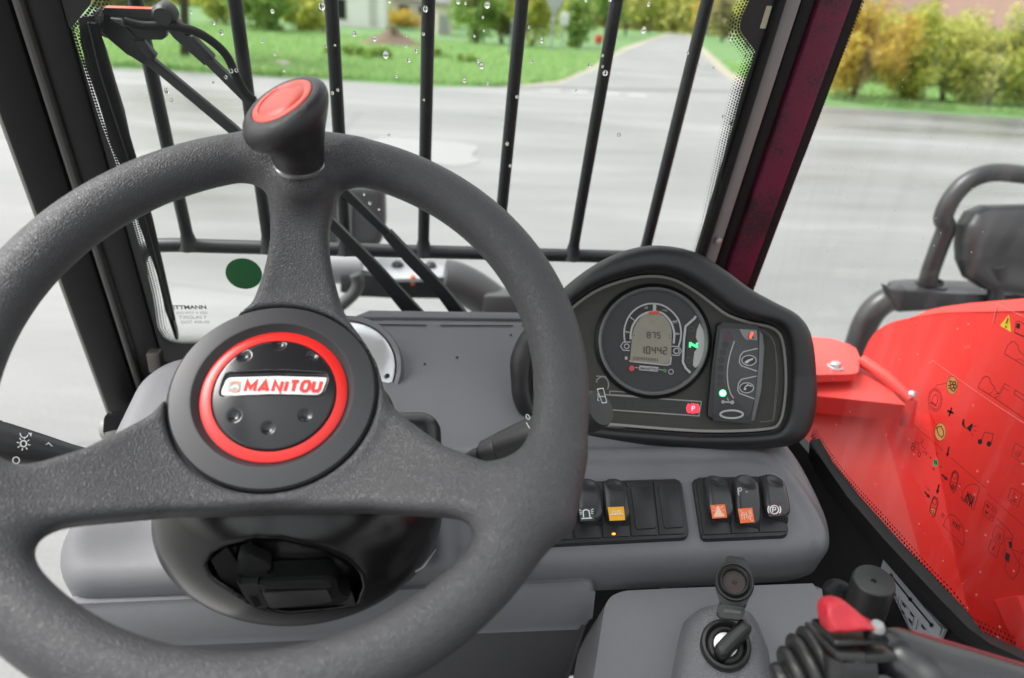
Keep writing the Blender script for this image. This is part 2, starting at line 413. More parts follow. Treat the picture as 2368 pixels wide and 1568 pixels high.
# side road running away from the crossing
rl = [gp(1175, 205), gp(1300, 193), gp(1380, 160), gp(1450, 116), gp(1510, 93), gp(1556, 76)]
rr = [gp(1745, 212), gp(1672, 175), gp(1628, 130), gp(1604, 100), gp(1588, 80)]
sh_l = [gp(1150, 201), gp(1290, 189), gp(1365, 156), gp(1436, 112), gp(1500, 90), gp(1549, 75.5)]
sh_r = [gp(1775, 208), gp(1690, 168), gp(1642, 124), gp(1612, 98), gp(1593, 79.5)]
far_l, far_r = (85, 330), (104, 330)
sheet('grass_verge', [(-120, 19.2), gp(270, 158), gp(520, 172), gp(800, 189), gp(1000, 202)] + sh_l + [far_l, (40, 600), (-400, 600), (-400, 19.0)], .004, m_soil)
sheet('roadside_grass', sh_r[::-1] + [gp(1850, 236), gp(1920, 247), gp(2367, 275), (70, 19.5), (400, 19), (400, 600), (150, 600), far_r], .004, m_soil)
sheet('sandy_shoulder', sh_l + [far_l, far_r] + sh_r[::-1], .008, m_sand)
sheet('side_road', rl + [(88, 330), (101, 330)] + rr[::-1], .012, m_lane)
# the crossing's painted dashes
m_paint = M('road_paint', (.42, .42, .41), .6, vary=.15, vscale=8)
for i, (a, b, c, d) in enumerate([((1252, 209), (1296, 210), (1294, 214), (1250, 213)), ((1322, 212), (1362, 213), (1360, 217), (1320, 216)),
                                  ((1390, 216), (1432, 218), (1430, 222), (1388, 220)), ((1452, 219), (1494, 222), (1492, 226), (1450, 223))]):
    o = mesh('road_dash', [(*gp(*q), .017) for q in (d, c, b, a)], [(0, 1, 2, 3)], m_paint)
    tag(o, 'white painted dash across the mouth of the side road', 'road marking', 'give way dashes at the side road')
# puddle in the yard
m_wat = M('rain_water', (.22, .22, .22), .03, spec=1.0)
pp = [gp(*q) for q in ((890, 318), (960, 322), (1060, 330), (1105, 342), (1090, 360), (1110, 374), (1050, 385), (960, 372), (880, 355), (850, 335))]
sheet('puddle', catmull(pp, True, 5), .006, m_wat)

# ---------------------------------------------------------------- foliage
def leaf_mat(name, cols, rough=.6, k=2.5):
    cols = [tuple(min(.7, x*k) for x in c) for c in cols]
    m = bpy.data.materials.new(name); m.use_nodes = True; t = m.node_tree; b = t.nodes['Principled BSDF']
    g = t.nodes.new('ShaderNodeNewGeometry'); cr = t.nodes.new('ShaderNodeValToRGB'); e = cr.color_ramp.elements
    for i, c in enumerate(cols):
        p = i/(len(cols)-1)
        if i == 0: el = e[0]
        elif i == len(cols)-1: el = e[1]
        else: el = e.new(p)
        el.position = p; el.color = (*c, 1)
    t.links.new(g.outputs['Random Per Island'], cr.inputs['Fac'])
    b.inputs['Roughness'].default_value = rough
    tr = t.nodes.new('ShaderNodeBsdfTranslucent'); mx = t.nodes.new('ShaderNodeMixShader'); mx.inputs[0].default_value = .4
    t.links.new(cr.outputs[0], b.inputs['Base Color']); t.links.new(cr.outputs[0], tr.inputs['Color'])
    t.links.new(b.outputs[0], mx.inputs[1]); t.links.new(tr.outputs[0], mx.inputs[2])
    t.links.new(mx.outputs[0], t.nodes['Material Output'].inputs['Surface']); return m
G1 = [(.05, .11, .02), (.085, .16, .03), (.12, .19, .04), (.15, .2, .05)]
G2 = [(.08, .13, .025), (.17, .2, .035), (.26, .24, .04), (.33, .26, .05)]
G3 = [(.16, .09, .02), (.34, .17, .025), (.42, .2, .03), (.3, .24, .04)]
G4 = [(.12, .13, .04), (.2, .2, .05), (.3, .25, .06), (.36, .3, .07)]
G5 = [(.06, .07, .03), (.11, .1, .05), (.16, .12, .06), (.19, .16, .07)]
L1, L2, L3, L4, L5 = leaf_mat('leaf_green', G1), leaf_mat('leaf_yellowing', G2), leaf_mat('leaf_orange', G3), leaf_mat('leaf_pale_autumn', G4), leaf_mat('leaf_brown', G5)
m_bark = M('bark', (.07, .055, .04), .9, bump=('noise', 30, .01), vary=.3, vscale=12)
def leaves(name, c, rad, n, size, mat, parent, clumps=26, fill=.55):
    c = np.array(c); rad = np.array(rad)
    d = rng.normal(size=(clumps, 3)); d /= np.linalg.norm(d, axis=1)[:, None]
    cc = c + d*rad*(fill+(1-fill)*rng.random((clumps, 1)))*.82
    cr = (.24+.2*rng.random(clumps))*rad.mean()
    k = rng.integers(0, clumps, n); dd = rng.normal(size=(n, 3)); dd /= np.linalg.norm(dd, axis=1)[:, None]
    P = cc[k]+dd*(cr[k]*rng.random(n)**.45)[:, None]*np.array([1, 1, .8])
    P[:, 2] = np.maximum(P[:, 2], .03)
    a = rng.normal(size=(n, 3)); a /= np.linalg.norm(a, axis=1)[:, None]; b = np.cross(a, rng.normal(size=(n, 3))); b /= np.linalg.norm(b, axis=1)[:, None]
    s = size*(.6+.8*rng.random((n, 1)))
    V = np.stack([P-a*s*.5, P+b*s*.32, P+a*s*.5, P-b*s*.32], 1).reshape(-1, 3)
    me = bpy.data.meshes.new(name); me.vertices.add(n*4); me.vertices.foreach_set('co', V.ravel())
    me.loops.add(n*4); me.loops.foreach_set('vertex_index', np.arange(n*4, dtype=np.int32))
    me.polygons.add(n); me.polygons.foreach_set('loop_start', (np.arange(n)*4).astype(np.int32)); me.update(calc_edges=True)
    return link(name, me, mat, parent)
def plant(name, label, cat, base, h, w, mat, n=3500, size=.16, trunk=.06, group=None, low=.12, stems=3, d=None):
    t = thing(name, label, cat, (base[0], base[1], 0), group)
    vf = []
    for i in range(stems):
        a = rng.random()*6.28; top = np.array([base[0]+math.cos(a)*w*.28*(stems > 1), base[1]+math.sin(a)*w*.28*(stems > 1), h*.8])
        b0 = np.array([base[0]+math.cos(a)*trunk*1.2*(stems > 1), base[1]+math.sin(a)*trunk*1.2*(stems > 1), -.02]); mid = (b0+top)/2+rng.normal(size=3)*w*.03
        vf.append(tube_vf([b0, mid, top], [trunk, trunk*.7, trunk*.2], 7))
        for j in range(3):
            q = b0+(top-b0)*(.4+.17*j); e = q+np.array([rng.normal()*w*.25, rng.normal()*w*.25, h*.18])
            vf.append(tube_vf([q, e], [trunk*.4, trunk*.12], 5))
    V, F = joinvf(vf); mesh('trunk', V, F, m_bark, t, True)
    leaves('crown', (base[0], base[1], h*(low+(1-low)*(.43 if low < .1 else .5))), (w/2, (d or w)/2, h*(1-low)*.57), n, size, mat, t, fill=.2, clumps=40)
    return t
GRP = 'autumn shrubs along the yard edge'
for (u, v, h, w, mt, lb) in [(1975, 232, 3.6, 3.3, L3, 'orange autumn shrub beside the cab pillar at the yard edge'),
                             (2085, 236, 3.7, 3.0, L2, 'yellow green shrub next to the orange one'),
                             (2180, 243, 3.6, 3.0, L4, 'pale yellow shrub between two greener shrubs at the yard edge'),
                             (2275, 248, 3.7, 3.2, L2, 'dense green and yellow shrub under the brown barn roof'),
                             (2375, 254, 3.6, 3.2, L2, 'greener shrub ending the row at the yard edge')]:
    b = gp(u, v); plant('autumn_shrub', lb, 'shrub', b, h, w, mt, n=12000, size=.13, group=GRP, low=.0, trunk=.05)
b = gp(2150, 215); 
for dx, mt in ((0., L2), (3.2, L4), (-3.0, L1)):
    plant('back_shrub', {L2: 'yellowing loose shrub behind the autumn row', L4: 'pale loose shrub behind the autumn row', L1: 'green loose shrub behind the autumn row'}[mt], 'shrub', (b[0]+dx, b[1]+4.5), 3.9, 3.6, mt, n=5500, size=.17, group='shrubs behind the autumn row', low=.05)
for (u, v, h, w, mt, lb) in [(1105, 104, 4.6, 3.6, L1, 'green bush left of the blue grey marker board'),
                             (1165, 104, 4.4, 3.4, L5, 'brown flecked bush behind the blue grey marker board'),
                             (1235, 112, 4.8, 3.8, L2, 'yellowing bush behind the traffic sign posts'),
                             (1330, 112, 4.2, 3.2, L1, 'dark green bush right of the traffic sign posts')]:
    b = gp(u, v); plant('verge_bush', lb, 'bush', (b[0], b[1]+1.2), h, w, mt, n=5000, size=.22, group='bushes on the grass verge', low=.03)
for (u, v, h, w, mt) in [(1445, 82, 9, 7, L4), (1500, 79, 11, 8, L2), (1530, 73, 13, 9, L4), (1400, 86, 8, 7, L1)]:
    b = gp(u, v); plant('roadside_tree', {L4: 'pale yellow tree lining the left of the side road', L2: 'yellow green tree lining the left of the side road', L1: 'green tree lining the left of the side road'}[mt], 'tree', b, h, w, mt, n=3500, size=.55, trunk=.2, group='trees left of the side road', low=.12, stems=1)
for (u, v, h, w, mt) in [(1622, 88, 9, 6, L3), (1668, 98, 8, 5.5, L5), (1600, 79, 14, 10, L4), (1725, 112, 7, 5, L4)]:
    b = gp(u, v); plant('roadside_tree', {L3: 'orange tree lining the right of the side road', L5: 'brown tree lining the right of the side road', L4: 'pale yellow tree lining the right of the side road'}[mt], 'tree', b, h, w, mt, n=3500, size=.5, trunk=.2, group='trees right of the side road', low=.12, stems=1)
# left of the frame: tree with a bare trunk, bushes behind it
b = gp(428, 140); plant('verge_tree', 'tree with a bare straight trunk on the verge behind the wiper', 'tree', b, 6.5, 5.5, L2, n=5000, size=.22, trunk=.14, low=.33, stems=1)
for (u, v, h, w, mt, lb) in [(300, 60, 3.6, 5, L5, 'brown hedge bush behind the wiper plate'), (520, 55, 3.4, 5, L2, 'yellow flecked bush right of the bare trunk'),
                             (610, 75, 3.8, 4.4, L1, 'green bush with drooping branches beside the white house'), (700, 72, 3.0, 4.0, L2, 'olive bush in front of the white house window')]:
    b = gp(u, v); plant('garden_bush', lb, 'bush', b, h, w, mt, n=5000, size=.25, group='garden bushes beyond the verge', low=.02)
for (u, v, w) in [(930, 62, 5), (985, 60, 4)]:
    b = gp(u, v); plant('garden_hedge', 'low rust coloured hedge in front of the grey roofed house' if u < 950 else 'low brown hedge between the grey roofed house and the garage', 'hedge', b, 1.5, w, L3 if u < 950 else L5, n=3000, size=.2, group='rust hedges by the houses', low=0.0)
# dirt mound with weeds
c = gp(905, 108)
vs, fs = [], []
for i in range(14):
    for j in range(28):
        a = 2*math.pi*j/28; r = i/13; z = .75*(1-r)**1.1*(1+.25*math.sin(3*a+1))+rng.normal()*.03*(i < 13)
        vs.append((c[0]+math.cos(a)*r*1.9, c[1]+math.sin(a)*r*1.5, max(z, -.02)))
for i in range(13):
    for j in range(28): fs.append((i*28+j, i*28+(j+1) % 28, (i+1)*28+(j+1) % 28, (i+1)*28+j))
tag(mesh('earth_mound', vs, fs, M('brown_earth', (.14, .1, .07), .95, bump=('noise', 9, .05), vary=.4, vscale=3), None, True), 'low heap of bare brown earth on the grass verge', 'earth mound')
for (u, v, h, w) in [(800, 135, .55, 1.8), (870, 142, .45, 1.6), (1010, 138, .4, 1.5), (1080, 150, .35, 1.3)]:
    b = gp(u, v); o = leaves('weed_clump', (b[0], b[1], h*.5), (w/2, w/3, h/2), 900, .14, L1, None, clumps=10)
    tag(o, 'leafy green weed clump growing in the verge grass', 'weeds', 'weed clumps on the verge')
# stone at the verge edge
b = gp(655, 160); bm = bmesh.new(); bmesh.ops.create_icosphere(bm, subdivisions=2, radius=1)
for v_ in bm.verts: v_.co = Vector((b[0]+v_.co.x*.34*(1+rng.normal()*.06), b[1]+v_.co.y*.22, .08+v_.co.z*.16*(1+rng.normal()*.08)))
tag(bmobj('stone', bm, M('pale_stone', (.42, .38, .33), .9, vary=.2, vscale=9), None, True), 'pale rounded stone lying in the verge grass', 'stone')
# grass blades: nobody could count them
def grass(name, n, fn, hh):
    xy = fn(n); n = len(xy); a = rng.random(n)*6.28; w = .02+.03*rng.random(n); h = hh*(.5+rng.random(n))
    dx, dy = np.cos(a)*w, np.sin(a)*w; lx, ly = rng.normal(size=n)*.05, rng.normal(size=n)*.05; z0 = np.full(n, .0)
    V = np.stack([np.stack([xy[:, 0]-dx, xy[:, 1]-dy, z0], 1), np.stack([xy[:, 0]+dx, xy[:, 1]+dy, z0], 1), np.stack([xy[:, 0]+lx, xy[:, 1]+ly, h], 1)], 1).reshape(-1, 3)
    me = bpy.data.meshes.new(name); me.vertices.add(n*3); me.vertices.foreach_set('co', V.ravel())
    me.loops.add(n*3); me.loops.foreach_set('vertex_index', np.arange(n*3, dtype=np.int32))
    me.polygons.add(n); me.polygons.foreach_set('loop_start', (np.arange(n)*3).astype(np.int32)); me.update(calc_edges=True)
    return link(name, me, leaf_mat(name+'_blade', [(.075, .16, .045), (.12, .23, .075), (.15, .26, .10), (.19, .25, .11)]))
SHL = np.array(sh_l); SHR = np.array(sh_r)
def left_xy(n):
    y = 20.3+26*rng.random(n)**1.6; xm = np.interp(y, SHL[:, 1], SHL[:, 0]); x = -16+(xm+16)*rng.random(n)
    keep = y > np.interp(x, [-16, -7.4, -4.6, -1.5, .6, 3], [19.6, 19.8, 20.2, 20.5, 20.7, 21.2]); return np.stack([x, y], 1)[keep]
def right_xy(n):
    y = 22.4+25*rng.random(n)**1.6; xm = np.interp(y, SHR[:, 1], SHR[:, 0]); x = xm+.2+18*rng.random(n)
    keep = y > np.interp(x, [13, 15.4, 20.4, 40], [27, 22.6, 21.8, 20.5]); return np.stack([x, y], 1)[keep]
tag(grass('verge_grass', 70000, left_xy, .17), 'bright green grass on the verge across the yard', 'grass', kind='stuff')
tag(grass('yard_edge_grass', 40000, right_xy, .15), 'bright green grass below the autumn shrubs', 'grass', kind='stuff')

# ---------------------------------------------------------------- houses
m_white = M('white_render', (.78, .78, .76), .85, vary=.06, vscale=1.5); m_tile = M('grey_roof_tile', (.16, .155, .15), .8, vary=.3, vscale=2)
m_pane = M('window_glass_dark', (.02, .025, .025), .08); m_fr = M('window_frame_paint', (.5, .5, .48), .5)
def house(name, label, x0, x1, y, dep, h, rh, wall, roof, wins, cat='house'):
    t = thing(name, label, cat, ((x0+x1)/2, y, 0))
    box('wall', ((x0+x1)/2, y+dep/2, h/2), ((x1-x0)/2, dep/2, h/2), wall, t)
    e = .35
    mesh('roof', [(x0-e, y-e, h-.05), (x1+e, y-e, h-.05), (x1+e, y+dep+e, h-.05), (x0-e, y+dep+e, h-.05), (x0-e, y+dep/2, h+rh), (x1+e, y+dep/2, h+rh),
                  ], [(0, 1, 5, 4), (2, 3, 4, 5), (0, 4, 3), (1, 2, 5), (3, 2, 1, 0)], roof, t)
    for (wx, wz, ww, wh, glass) in wins:
        w = box('window', (wx, y-.01, wz), (ww/2+.06, .05, wh/2+.06), m_fr, t)
        p = box('pane', (wx, y-.06, wz), (ww/2, .012, wh/2), glass, None); p.parent = w
    return t
p = at_z(890, 68, 0); hy = p[1]; hx1 = p[0]; hx0 = gp(672, 50)[0]*hy/gp(672, 50)[1]
def hp(u, v): q = at_y(u, v, hy); return q[0], q[2]
wx, wz = hp(787, 38); w2, _ = hp(862, 40)
house('white_house', 'white rendered house with a dark window beyond the verge', hx0, hx1, hy, 8, 3.6, 2.6, m_white, m_tile,
      [(wx, max(1.3, wz), .9, 1.5, m_pane), (w2, 1.3, .5, 2.0, M('pale_door_panel', (.5, .52, .48), .5)), (hp(730, 30)[0], 1.6, 1.1, 1.2, m_pane)])
q0, q1 = at_y(905, 30, 78), at_y(1000, 30, 78)
house('grey_roof_house', 'low house with a grey tiled roof behind a rust hedge', q0[0], q1[0]+2, 78, 7, 2.5, 2.8, M('pale_render', (.5, .48, .44), .85), m_tile,
      [(q0[0]+1.2, 1.5, 1.0, .9, m_pane), (q0[0]+3.2, 1.5, 1.0, .9, m_pane)])
q0, q1 = at_y(1010, 40, 60), at_y(1043, 40, 60)
house('cream_garage', 'small cream garage beside the green bushes', q0[0], q1[0], 60, 3, 2.3, .6, M('cream_paint', (.62, .58, .45), .8), m_tile,
      [((q0[0]+q1[0])/2, .75, .75, 1.3, M('grey_door', (.3, .3, .3), .6))], 'garage')
q0 = at_y(2225, 20, 62)
house('barn', 'brown barn with a wide clay roof above the shrubs', q0[0], q0[0]+34, 62, 14, 3.4, 6.5, M('brown_brick', (.2, .13, .1), .9, vary=.2, vscale=6), M('clay_roof', (.3, .19, .15), .85, vary=.15, vscale=3),
      [(q0[0]+4, 1.6, 1.5, 1.0, m_pane)], 'barn')
# far hedge line closing the view along the road
m_far = leaf_mat('leaf_far', G5)
o = leaves('far_wood', (60, 215, 6), (110, 6, 9), 26000, 1.3, L4, None, clumps=150, fill=.1); tag(o, 'distant belt of pale autumn woodland', 'woodland', kind='stuff')
o = leaves('far_garden_wood', (-30, 105, 4), (42, 5, 7), 14000, 1.0, L2, None, clumps=90, fill=.1); tag(o, 'distant belt of garden trees behind the houses', 'woodland', kind='stuff')
b = gp(1575, 76); plant('dark_hedge', 'dark clipped hedge at the far end of the side road', 'hedge', (b[0]-1, b[1]*.98), 3.4, 10, leaf_mat('leaf_dark', [(.02, .03, .02), (.03, .045, .025), (.045, .055, .03)]), n=2500, size=.6, low=0)

# ---------------------------------------------------------------- signs and posts
m_galv = M('galvanised_steel', (.33, .34, .36), .5, metal=.4, vary=.12, vscale=20)
m_signback = M('sign_back_grey', (.4, .41, .43), .5)
b = gp(1272, 122); t = thing('sign_post', 'tall grey post with the back of a triangular sign', 'road sign', (*b, 0))
tube('post', [(b[0], b[1], -.05), (b[0], b[1], 3.2)], .07, m_galv, t, 10)
pl = Pl((b[0], b[1]-.1, 2.45), (0, -1, .0))
extr('sign_plate', pl, roundpoly([(-.75, .75), (.75, .75), (0, -.55)], .1), 0, .03, m_signback, t, .005)
lathe('clamp', [(.09, -.07), (.14, -.06), (.14, .06), (.09, .07)], (b[0], b[1], 1.75), (0, 0, 1), m_signback, t, 14)
b = gp(1297, 118); t = thing('lane_sign', 'short grey post with a small rounded white sign', 'road sign', (*b, 0))
tube('post', [(b[0], b[1], -.05), (b[0], b[1], 2.05)], .06, m_galv, t, 10)
extr('sign_plate', Pl((b[0], b[1]-.1, 1.85), (0, -1, 0)), roundpoly([(-.28, -.4), (.28, -.4), (.28, .4), (-.28, .4)], .2), 0, .03, M('sign_white', (.7, .7, .69), .5), t, .004)
b = gp(1182, 133); t = thing('marker_board', 'narrow blue grey marker board standing in the grass', 'marker', (*b, 0))
extr('board', Pl((b[0], b[1], 0), (0, -1, 0)), roundpoly([(-.16, .05), (.16, .05), (.1, 1.75), (-.06, 1.75)], .06), -.03, .03, M('blue_grey_plastic', (.2, .22, .28), .5), t, .01)
tube('stake', [(b[0], b[1]+.06, -.05), (b[0], b[1]+.06, 1.4)], .03, m_galv, t, 8)
b = gp(1382, 108); t = thing('hydrant', 'small red box on a short post by the side road', 'hydrant', (*b, 0))
box('cabinet', (b[0], b[1], .55), (.28, .2, .3), M('hydrant_red', (.5, .06, .04), .5), t, bev=.04); tube('stand', [(b[0], b[1], -.02), (b[0], b[1], .3)], .07, m_galv, t, 8)
b = gp(1683, 96); t = thing('white_board_post', 'white board with an orange top on a post by the side road', 'board', (*b, 0))
box('board', (b[0], b[1], 1.0), (.32, .03, .85), M('board_white', (.7, .7, .7), .6), t, bev=.01); box('top_panel', (b[0], b[1]-.01, 2.1), (.34, .035, .25), M('board_orange', (.6, .25, .08), .6), t, bev=.01)
tube('post', [(b[0], b[1]+.06, -.02), (b[0], b[1]+.06, 2.3)], .05, m_galv, t, 8)
# ================================================================== CAB SHELL
LEAN = R(13.0)
WS_O = np.array([0, .82, HC-.36]); WS_UP = np.array([0, -math.sin(LEAN), math.cos(LEAN)]); WS_N = np.array([0, -math.cos(LEAN), -math.sin(LEAN)])
# windscreen plane: ex = machine right, normal towards the driver
WS = Pl(WS_O, WS_N, (1, 0, 0))
def wsu(z): return (z-WS_O[2])/math.cos(LEAN)      # height on the screen measured from its base line
def wp3(x, s, h=0.): return WS_O + np.array([1., 0, 0])*x + WS_UP*s + WS_N*h
WSF = Pl(WS_O, WS_N, (1, 0, 0))                     # ey points up the screen

def glass_mat(name, tint=(.965, .985, .975), refl=1.22, reflection_dust=0.0):
    m = bpy.data.materials.new(name); m.use_nodes = True; t = m.node_tree; t.nodes.clear()
    out = t.nodes.new('ShaderNodeOutputMaterial'); tr = t.nodes.new('ShaderNodeBsdfTransparent'); tr.inputs[0].default_value = (*tint, 1)
    gl = t.nodes.new('ShaderNodeBsdfGlossy'); gl.inputs['Roughness'].default_value = .015; gl.inputs['Color'].default_value = (1, 1, 1, 1)
    fr = t.nodes.new('ShaderNodeFresnel'); fr.inputs['IOR'].default_value = refl
    mx = t.nodes.new('ShaderNodeMixShader'); t.links.new(fr.outputs[0], mx.inputs[0]); t.links.new(tr.outputs[0], mx.inputs[1]); t.links.new(gl.outputs[0], mx.inputs[2])
    last = mx
    if reflection_dust:  # pale streaks paint the window's reflection and smears into the glass; specks are dust
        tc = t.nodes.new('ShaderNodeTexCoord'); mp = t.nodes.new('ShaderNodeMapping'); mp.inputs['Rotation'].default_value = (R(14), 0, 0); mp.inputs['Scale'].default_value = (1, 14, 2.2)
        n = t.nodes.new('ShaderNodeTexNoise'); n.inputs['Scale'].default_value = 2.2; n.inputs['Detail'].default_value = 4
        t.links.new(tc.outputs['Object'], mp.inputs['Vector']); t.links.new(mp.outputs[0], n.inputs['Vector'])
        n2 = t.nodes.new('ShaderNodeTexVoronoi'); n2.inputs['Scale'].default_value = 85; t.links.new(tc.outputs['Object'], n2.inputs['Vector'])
        sp = t.nodes.new('ShaderNodeMapRange'); sp.inputs['From Min'].default_value = .09; sp.inputs['From Max'].default_value = .06; sp.inputs['To Max'].default_value = reflection_dust*3.5
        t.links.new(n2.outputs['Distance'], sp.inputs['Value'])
        mr = t.nodes.new('ShaderNodeMapRange'); mr.inputs['From Min'].default_value = .5; mr.inputs['From Max'].default_value = .75; mr.inputs['To Max'].default_value = reflection_dust
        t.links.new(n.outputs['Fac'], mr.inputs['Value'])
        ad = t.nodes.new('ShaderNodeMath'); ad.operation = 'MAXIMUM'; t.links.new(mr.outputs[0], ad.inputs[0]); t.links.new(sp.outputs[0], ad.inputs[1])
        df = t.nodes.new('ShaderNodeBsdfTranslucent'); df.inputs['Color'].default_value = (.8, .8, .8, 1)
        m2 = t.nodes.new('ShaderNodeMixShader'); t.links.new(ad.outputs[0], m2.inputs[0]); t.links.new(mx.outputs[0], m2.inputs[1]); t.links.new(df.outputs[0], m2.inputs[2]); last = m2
    t.links.new(last.outputs[0], out.inputs['Surface']); return m
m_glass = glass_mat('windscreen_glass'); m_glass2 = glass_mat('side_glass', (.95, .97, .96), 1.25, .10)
m_blk = M('black_plastic', (.009, .009, .010), .42, vary=.2, vscale=60, bump=('noise', 900, .00008), spec=.3)
m_rub = M('black_rubber', (.010, .010, .011), .55, vary=.15, vscale=80, spec=.25)
m_frit = M('frit_black', (.008, .008, .009), .35)
m_powder = M('powder_coat_black', (.02, .021, .023), .45, vary=.25, vscale=70, bump=('noise', 500, .0002))
m_dkgrey = M('pillar_dark', (.008, .008, .009), .5, vary=.35, vscale=220, spec=.22)
m_grey = M('seal_grey', (.2, .2, .2), .35, vary=.1, vscale=50)
def maroon():
    m = M('pillar_maroon', (.05, .003, .02), .55); t = m.node_tree; b = t.nodes['Principled BSDF']
    tc = t.nodes.new('ShaderNodeTexCoord'); n = t.nodes.new('ShaderNodeTexNoise'); n.inputs['Scale'].default_value = 330; n.inputs['Detail'].default_value = 3
    n2 = t.nodes.new('ShaderNodeTexNoise'); n2.inputs['Scale'].default_value = 14; n2.inputs['Detail'].default_value = 2
    ad = t.nodes.new('ShaderNodeMath'); ad.operation = 'MULTIPLY_ADD'; ad.inputs[1].default_value = .55
    t.links.new(tc.outputs['Object'], n.inputs['Vector']); t.links.new(tc.outputs['Object'], n2.inputs['Vector'])
    t.links.new(n.outputs['Fac'], ad.inputs[0]); t.links.new(n2.outputs['Fac'], ad.inputs[2])
    cr = t.nodes.new('ShaderNodeValToRGB'); cr.color_ramp.elements[0].position = .66; cr.color_ramp.elements[1].position = .84
    cr.color_ramp.elements[0].color = (.02, .006, .012, 1); cr.color_ramp.elements[1].color = (.11, .002, .03, 1)
    t.links.new(ad.outputs[0], cr.inputs['Fac']); t.links.new(cr.outputs[0], b.inputs['Base Color']); return m
m_maroon = maroon()
def frit_mat(name):
    """printed dots that shrink away from the solid edge: uv.x along, uv.y across (in dot pitches, uv2 fraction)"""
    m = bpy.data.materials.new(name); m.use_nodes = True; t = m.node_tree; t.nodes.clear()
    out = t.nodes.new('ShaderNodeOutputMaterial'); uv = t.nodes.new('ShaderNodeUVMap'); uv.uv_map = 'dots'; sx = t.nodes.new('ShaderNodeSeparateXYZ'); t.links.new(uv.outputs[0], sx.inputs[0])
    def mth(op, a, b=None, c=None):
        n = t.nodes.new('ShaderNodeMath'); n.operation = op
        for i, q in enumerate((a, b, c)):
            if q is None: continue
            if isinstance(q, (int, float)): n.inputs[i].default_value = q
            else: t.links.new(q, n.inputs[i])
        return n.outputs[0]
    row = mth('FLOOR', sx.outputs[1]); odd = mth('MODULO', row, 2.0); xs = mth('ADD', sx.outputs[0], mth('MULTIPLY', odd, .5))
    fx = mth('SUBTRACT', mth('FRACT', xs), .5); fy = mth('SUBTRACT', mth('FRACT', sx.outputs[1]), .5)
    d = mth('SQRT', mth('ADD', mth('MULTIPLY', fx, fx), mth('MULTIPLY', fy, fy)))
    rad = mth('SUBTRACT', .50, mth('MULTIPLY', mth('ADD', row, .5), .075))
    a = mth('LESS_THAN', d, rad)
    tr = t.nodes.new('ShaderNodeBsdfTransparent'); bk = t.nodes.new('ShaderNodeBsdfPrincipled'); bk.inputs['Base Color'].default_value = (.01, .01, .011, 1); bk.inputs['Roughness'].default_value = .4
    mx = t.nodes.new('ShaderNodeMixShader'); t.links.new(a, mx.inputs[0]); t.links.new(tr.outputs[0], mx.inputs[1]); t.links.new(bk.outputs[0], mx.inputs[2])
    t.links.new(mx.outputs[0], out.inputs['Surface']); return m
m_dots = frit_mat('frit_dots')
def dotband(name, pl, line, inward, width, pitch, parent):
    """band of dots following a 2-D polyline on plane pl; inward = point on the clear side"""
    P = [np.array(p, float) for p in line]; N = len(P); cin = np.array(inward); nn = []
    for i in range(N):
        d = unit(P[min(i+1, N-1)]-P[max(i-1, 0)]); n = np.array([-d[1], d[0]]); n = n if (cin-P[i])@n > 0 else -n; nn.append(n)
    S = [0.]
    for i in range(1, N): S.append(S[-1]+np.linalg.norm(P[i]-P[i-1]))
    vs = [pl.p3(*p) for p in P]+[pl.p3(*(p+n*width)) for p, n in zip(P, nn)]
    fs = [(i, i+1, N+i+1, N+i) for i in range(N-1)]
    o = mesh(name, vs, fs, m_dots, parent); me = o.data; u = me.uv_layers.new(name='dots')
    for l in me.loops:
        k = l.vertex_index; u.data[l.index].uv = (S[k % N]/pitch, 0 if k < N else width/pitch)
    return o

# ---------------------------------------------------------------- windscreen
wsc = thing('windscreen', 'clear front windscreen speckled with raindrops, black printed border', 'windscreen', wp3(0, -.1))
s_top = .62
def wsxy(u, v, h=0.): q = WSF.off(h).px(u, v); return q
gl_poly = [wsxy(150, 20), wsxy(372, 800), wsxy(1640, 850), wsxy(1745, 170)]
xl, xr = -.312, .366; y_lo = wsxy(430, 792)[1]
gp_ = [(xl, s_top), (xr, s_top), (xr, y_lo-.02), (xl, y_lo-.02)]
mesh('glass_pane', [WSF.p3(*q, 0) for q in gp_], [(0, 1, 2, 3)], m_glass, wsc)
PB = WSF.off(.0015)
# solid black borders and dotted fades
bl = [tuple(PB.px(*q)) for q in zz('A', (470, 190), (560, 470), (660, 790), (770, 1090))] + [tuple(PB.px(*q)) for q in zz('D', (880, 20), (950, 270), (1010, 500), (1040, 690))]
corner = [tuple(PB.px(*q)) for q in zz('D', (1060, 740), (1085, 775), (1130, 800), (1200, 812), (1300, 812))] + [(-.02, y_lo-.002), (xr-.02, y_lo-.002)]
left_line = catmull(bl+corner[:5], False, 5)+[np.array(c) for c in corner[5:]]
outer = [(xr-.02, y_lo-.03), (xl-.01, y_lo-.03), (xl-.012, bl[0][1]+.3)]
pts = [tuple(p) for p in left_line]
extr('frit_border', PB, pts+outer, 0, .0008, m_frit, wsc, smooth=False)
tab = zz('A', (200, -60), (330, 200), (480, 180), (545, 95), (600, 30), (620, -60))
extr('frit_tab', PB.off(.0012), [tuple(PB.px(*q)) for q in tab], 0, .0008, m_frit, wsc, smooth=False)
PD = WSF.off(.0016)
dotband('frit_dots', PD, left_line, (0, .2), .0135, .0030, wsc)
dotband('frit_dots', PD, [tuple(PD.px(*q)) for q in zz('A', (470, 185), (500, 150), (560, 90), (620, 10), (630, -40))], (0, .3), .014, .0030, wsc)
brp = [(1560, 900)]+zz('C', (205, 1568), (300, 1180), (380, 830), (460, 540), (520, 390), (530, 350), (500, 300), (440, 220), (428, 170), (445, 100), (490, 0), (510, -60))
right_line = [tuple(PD.px(*q)) for q in brp]
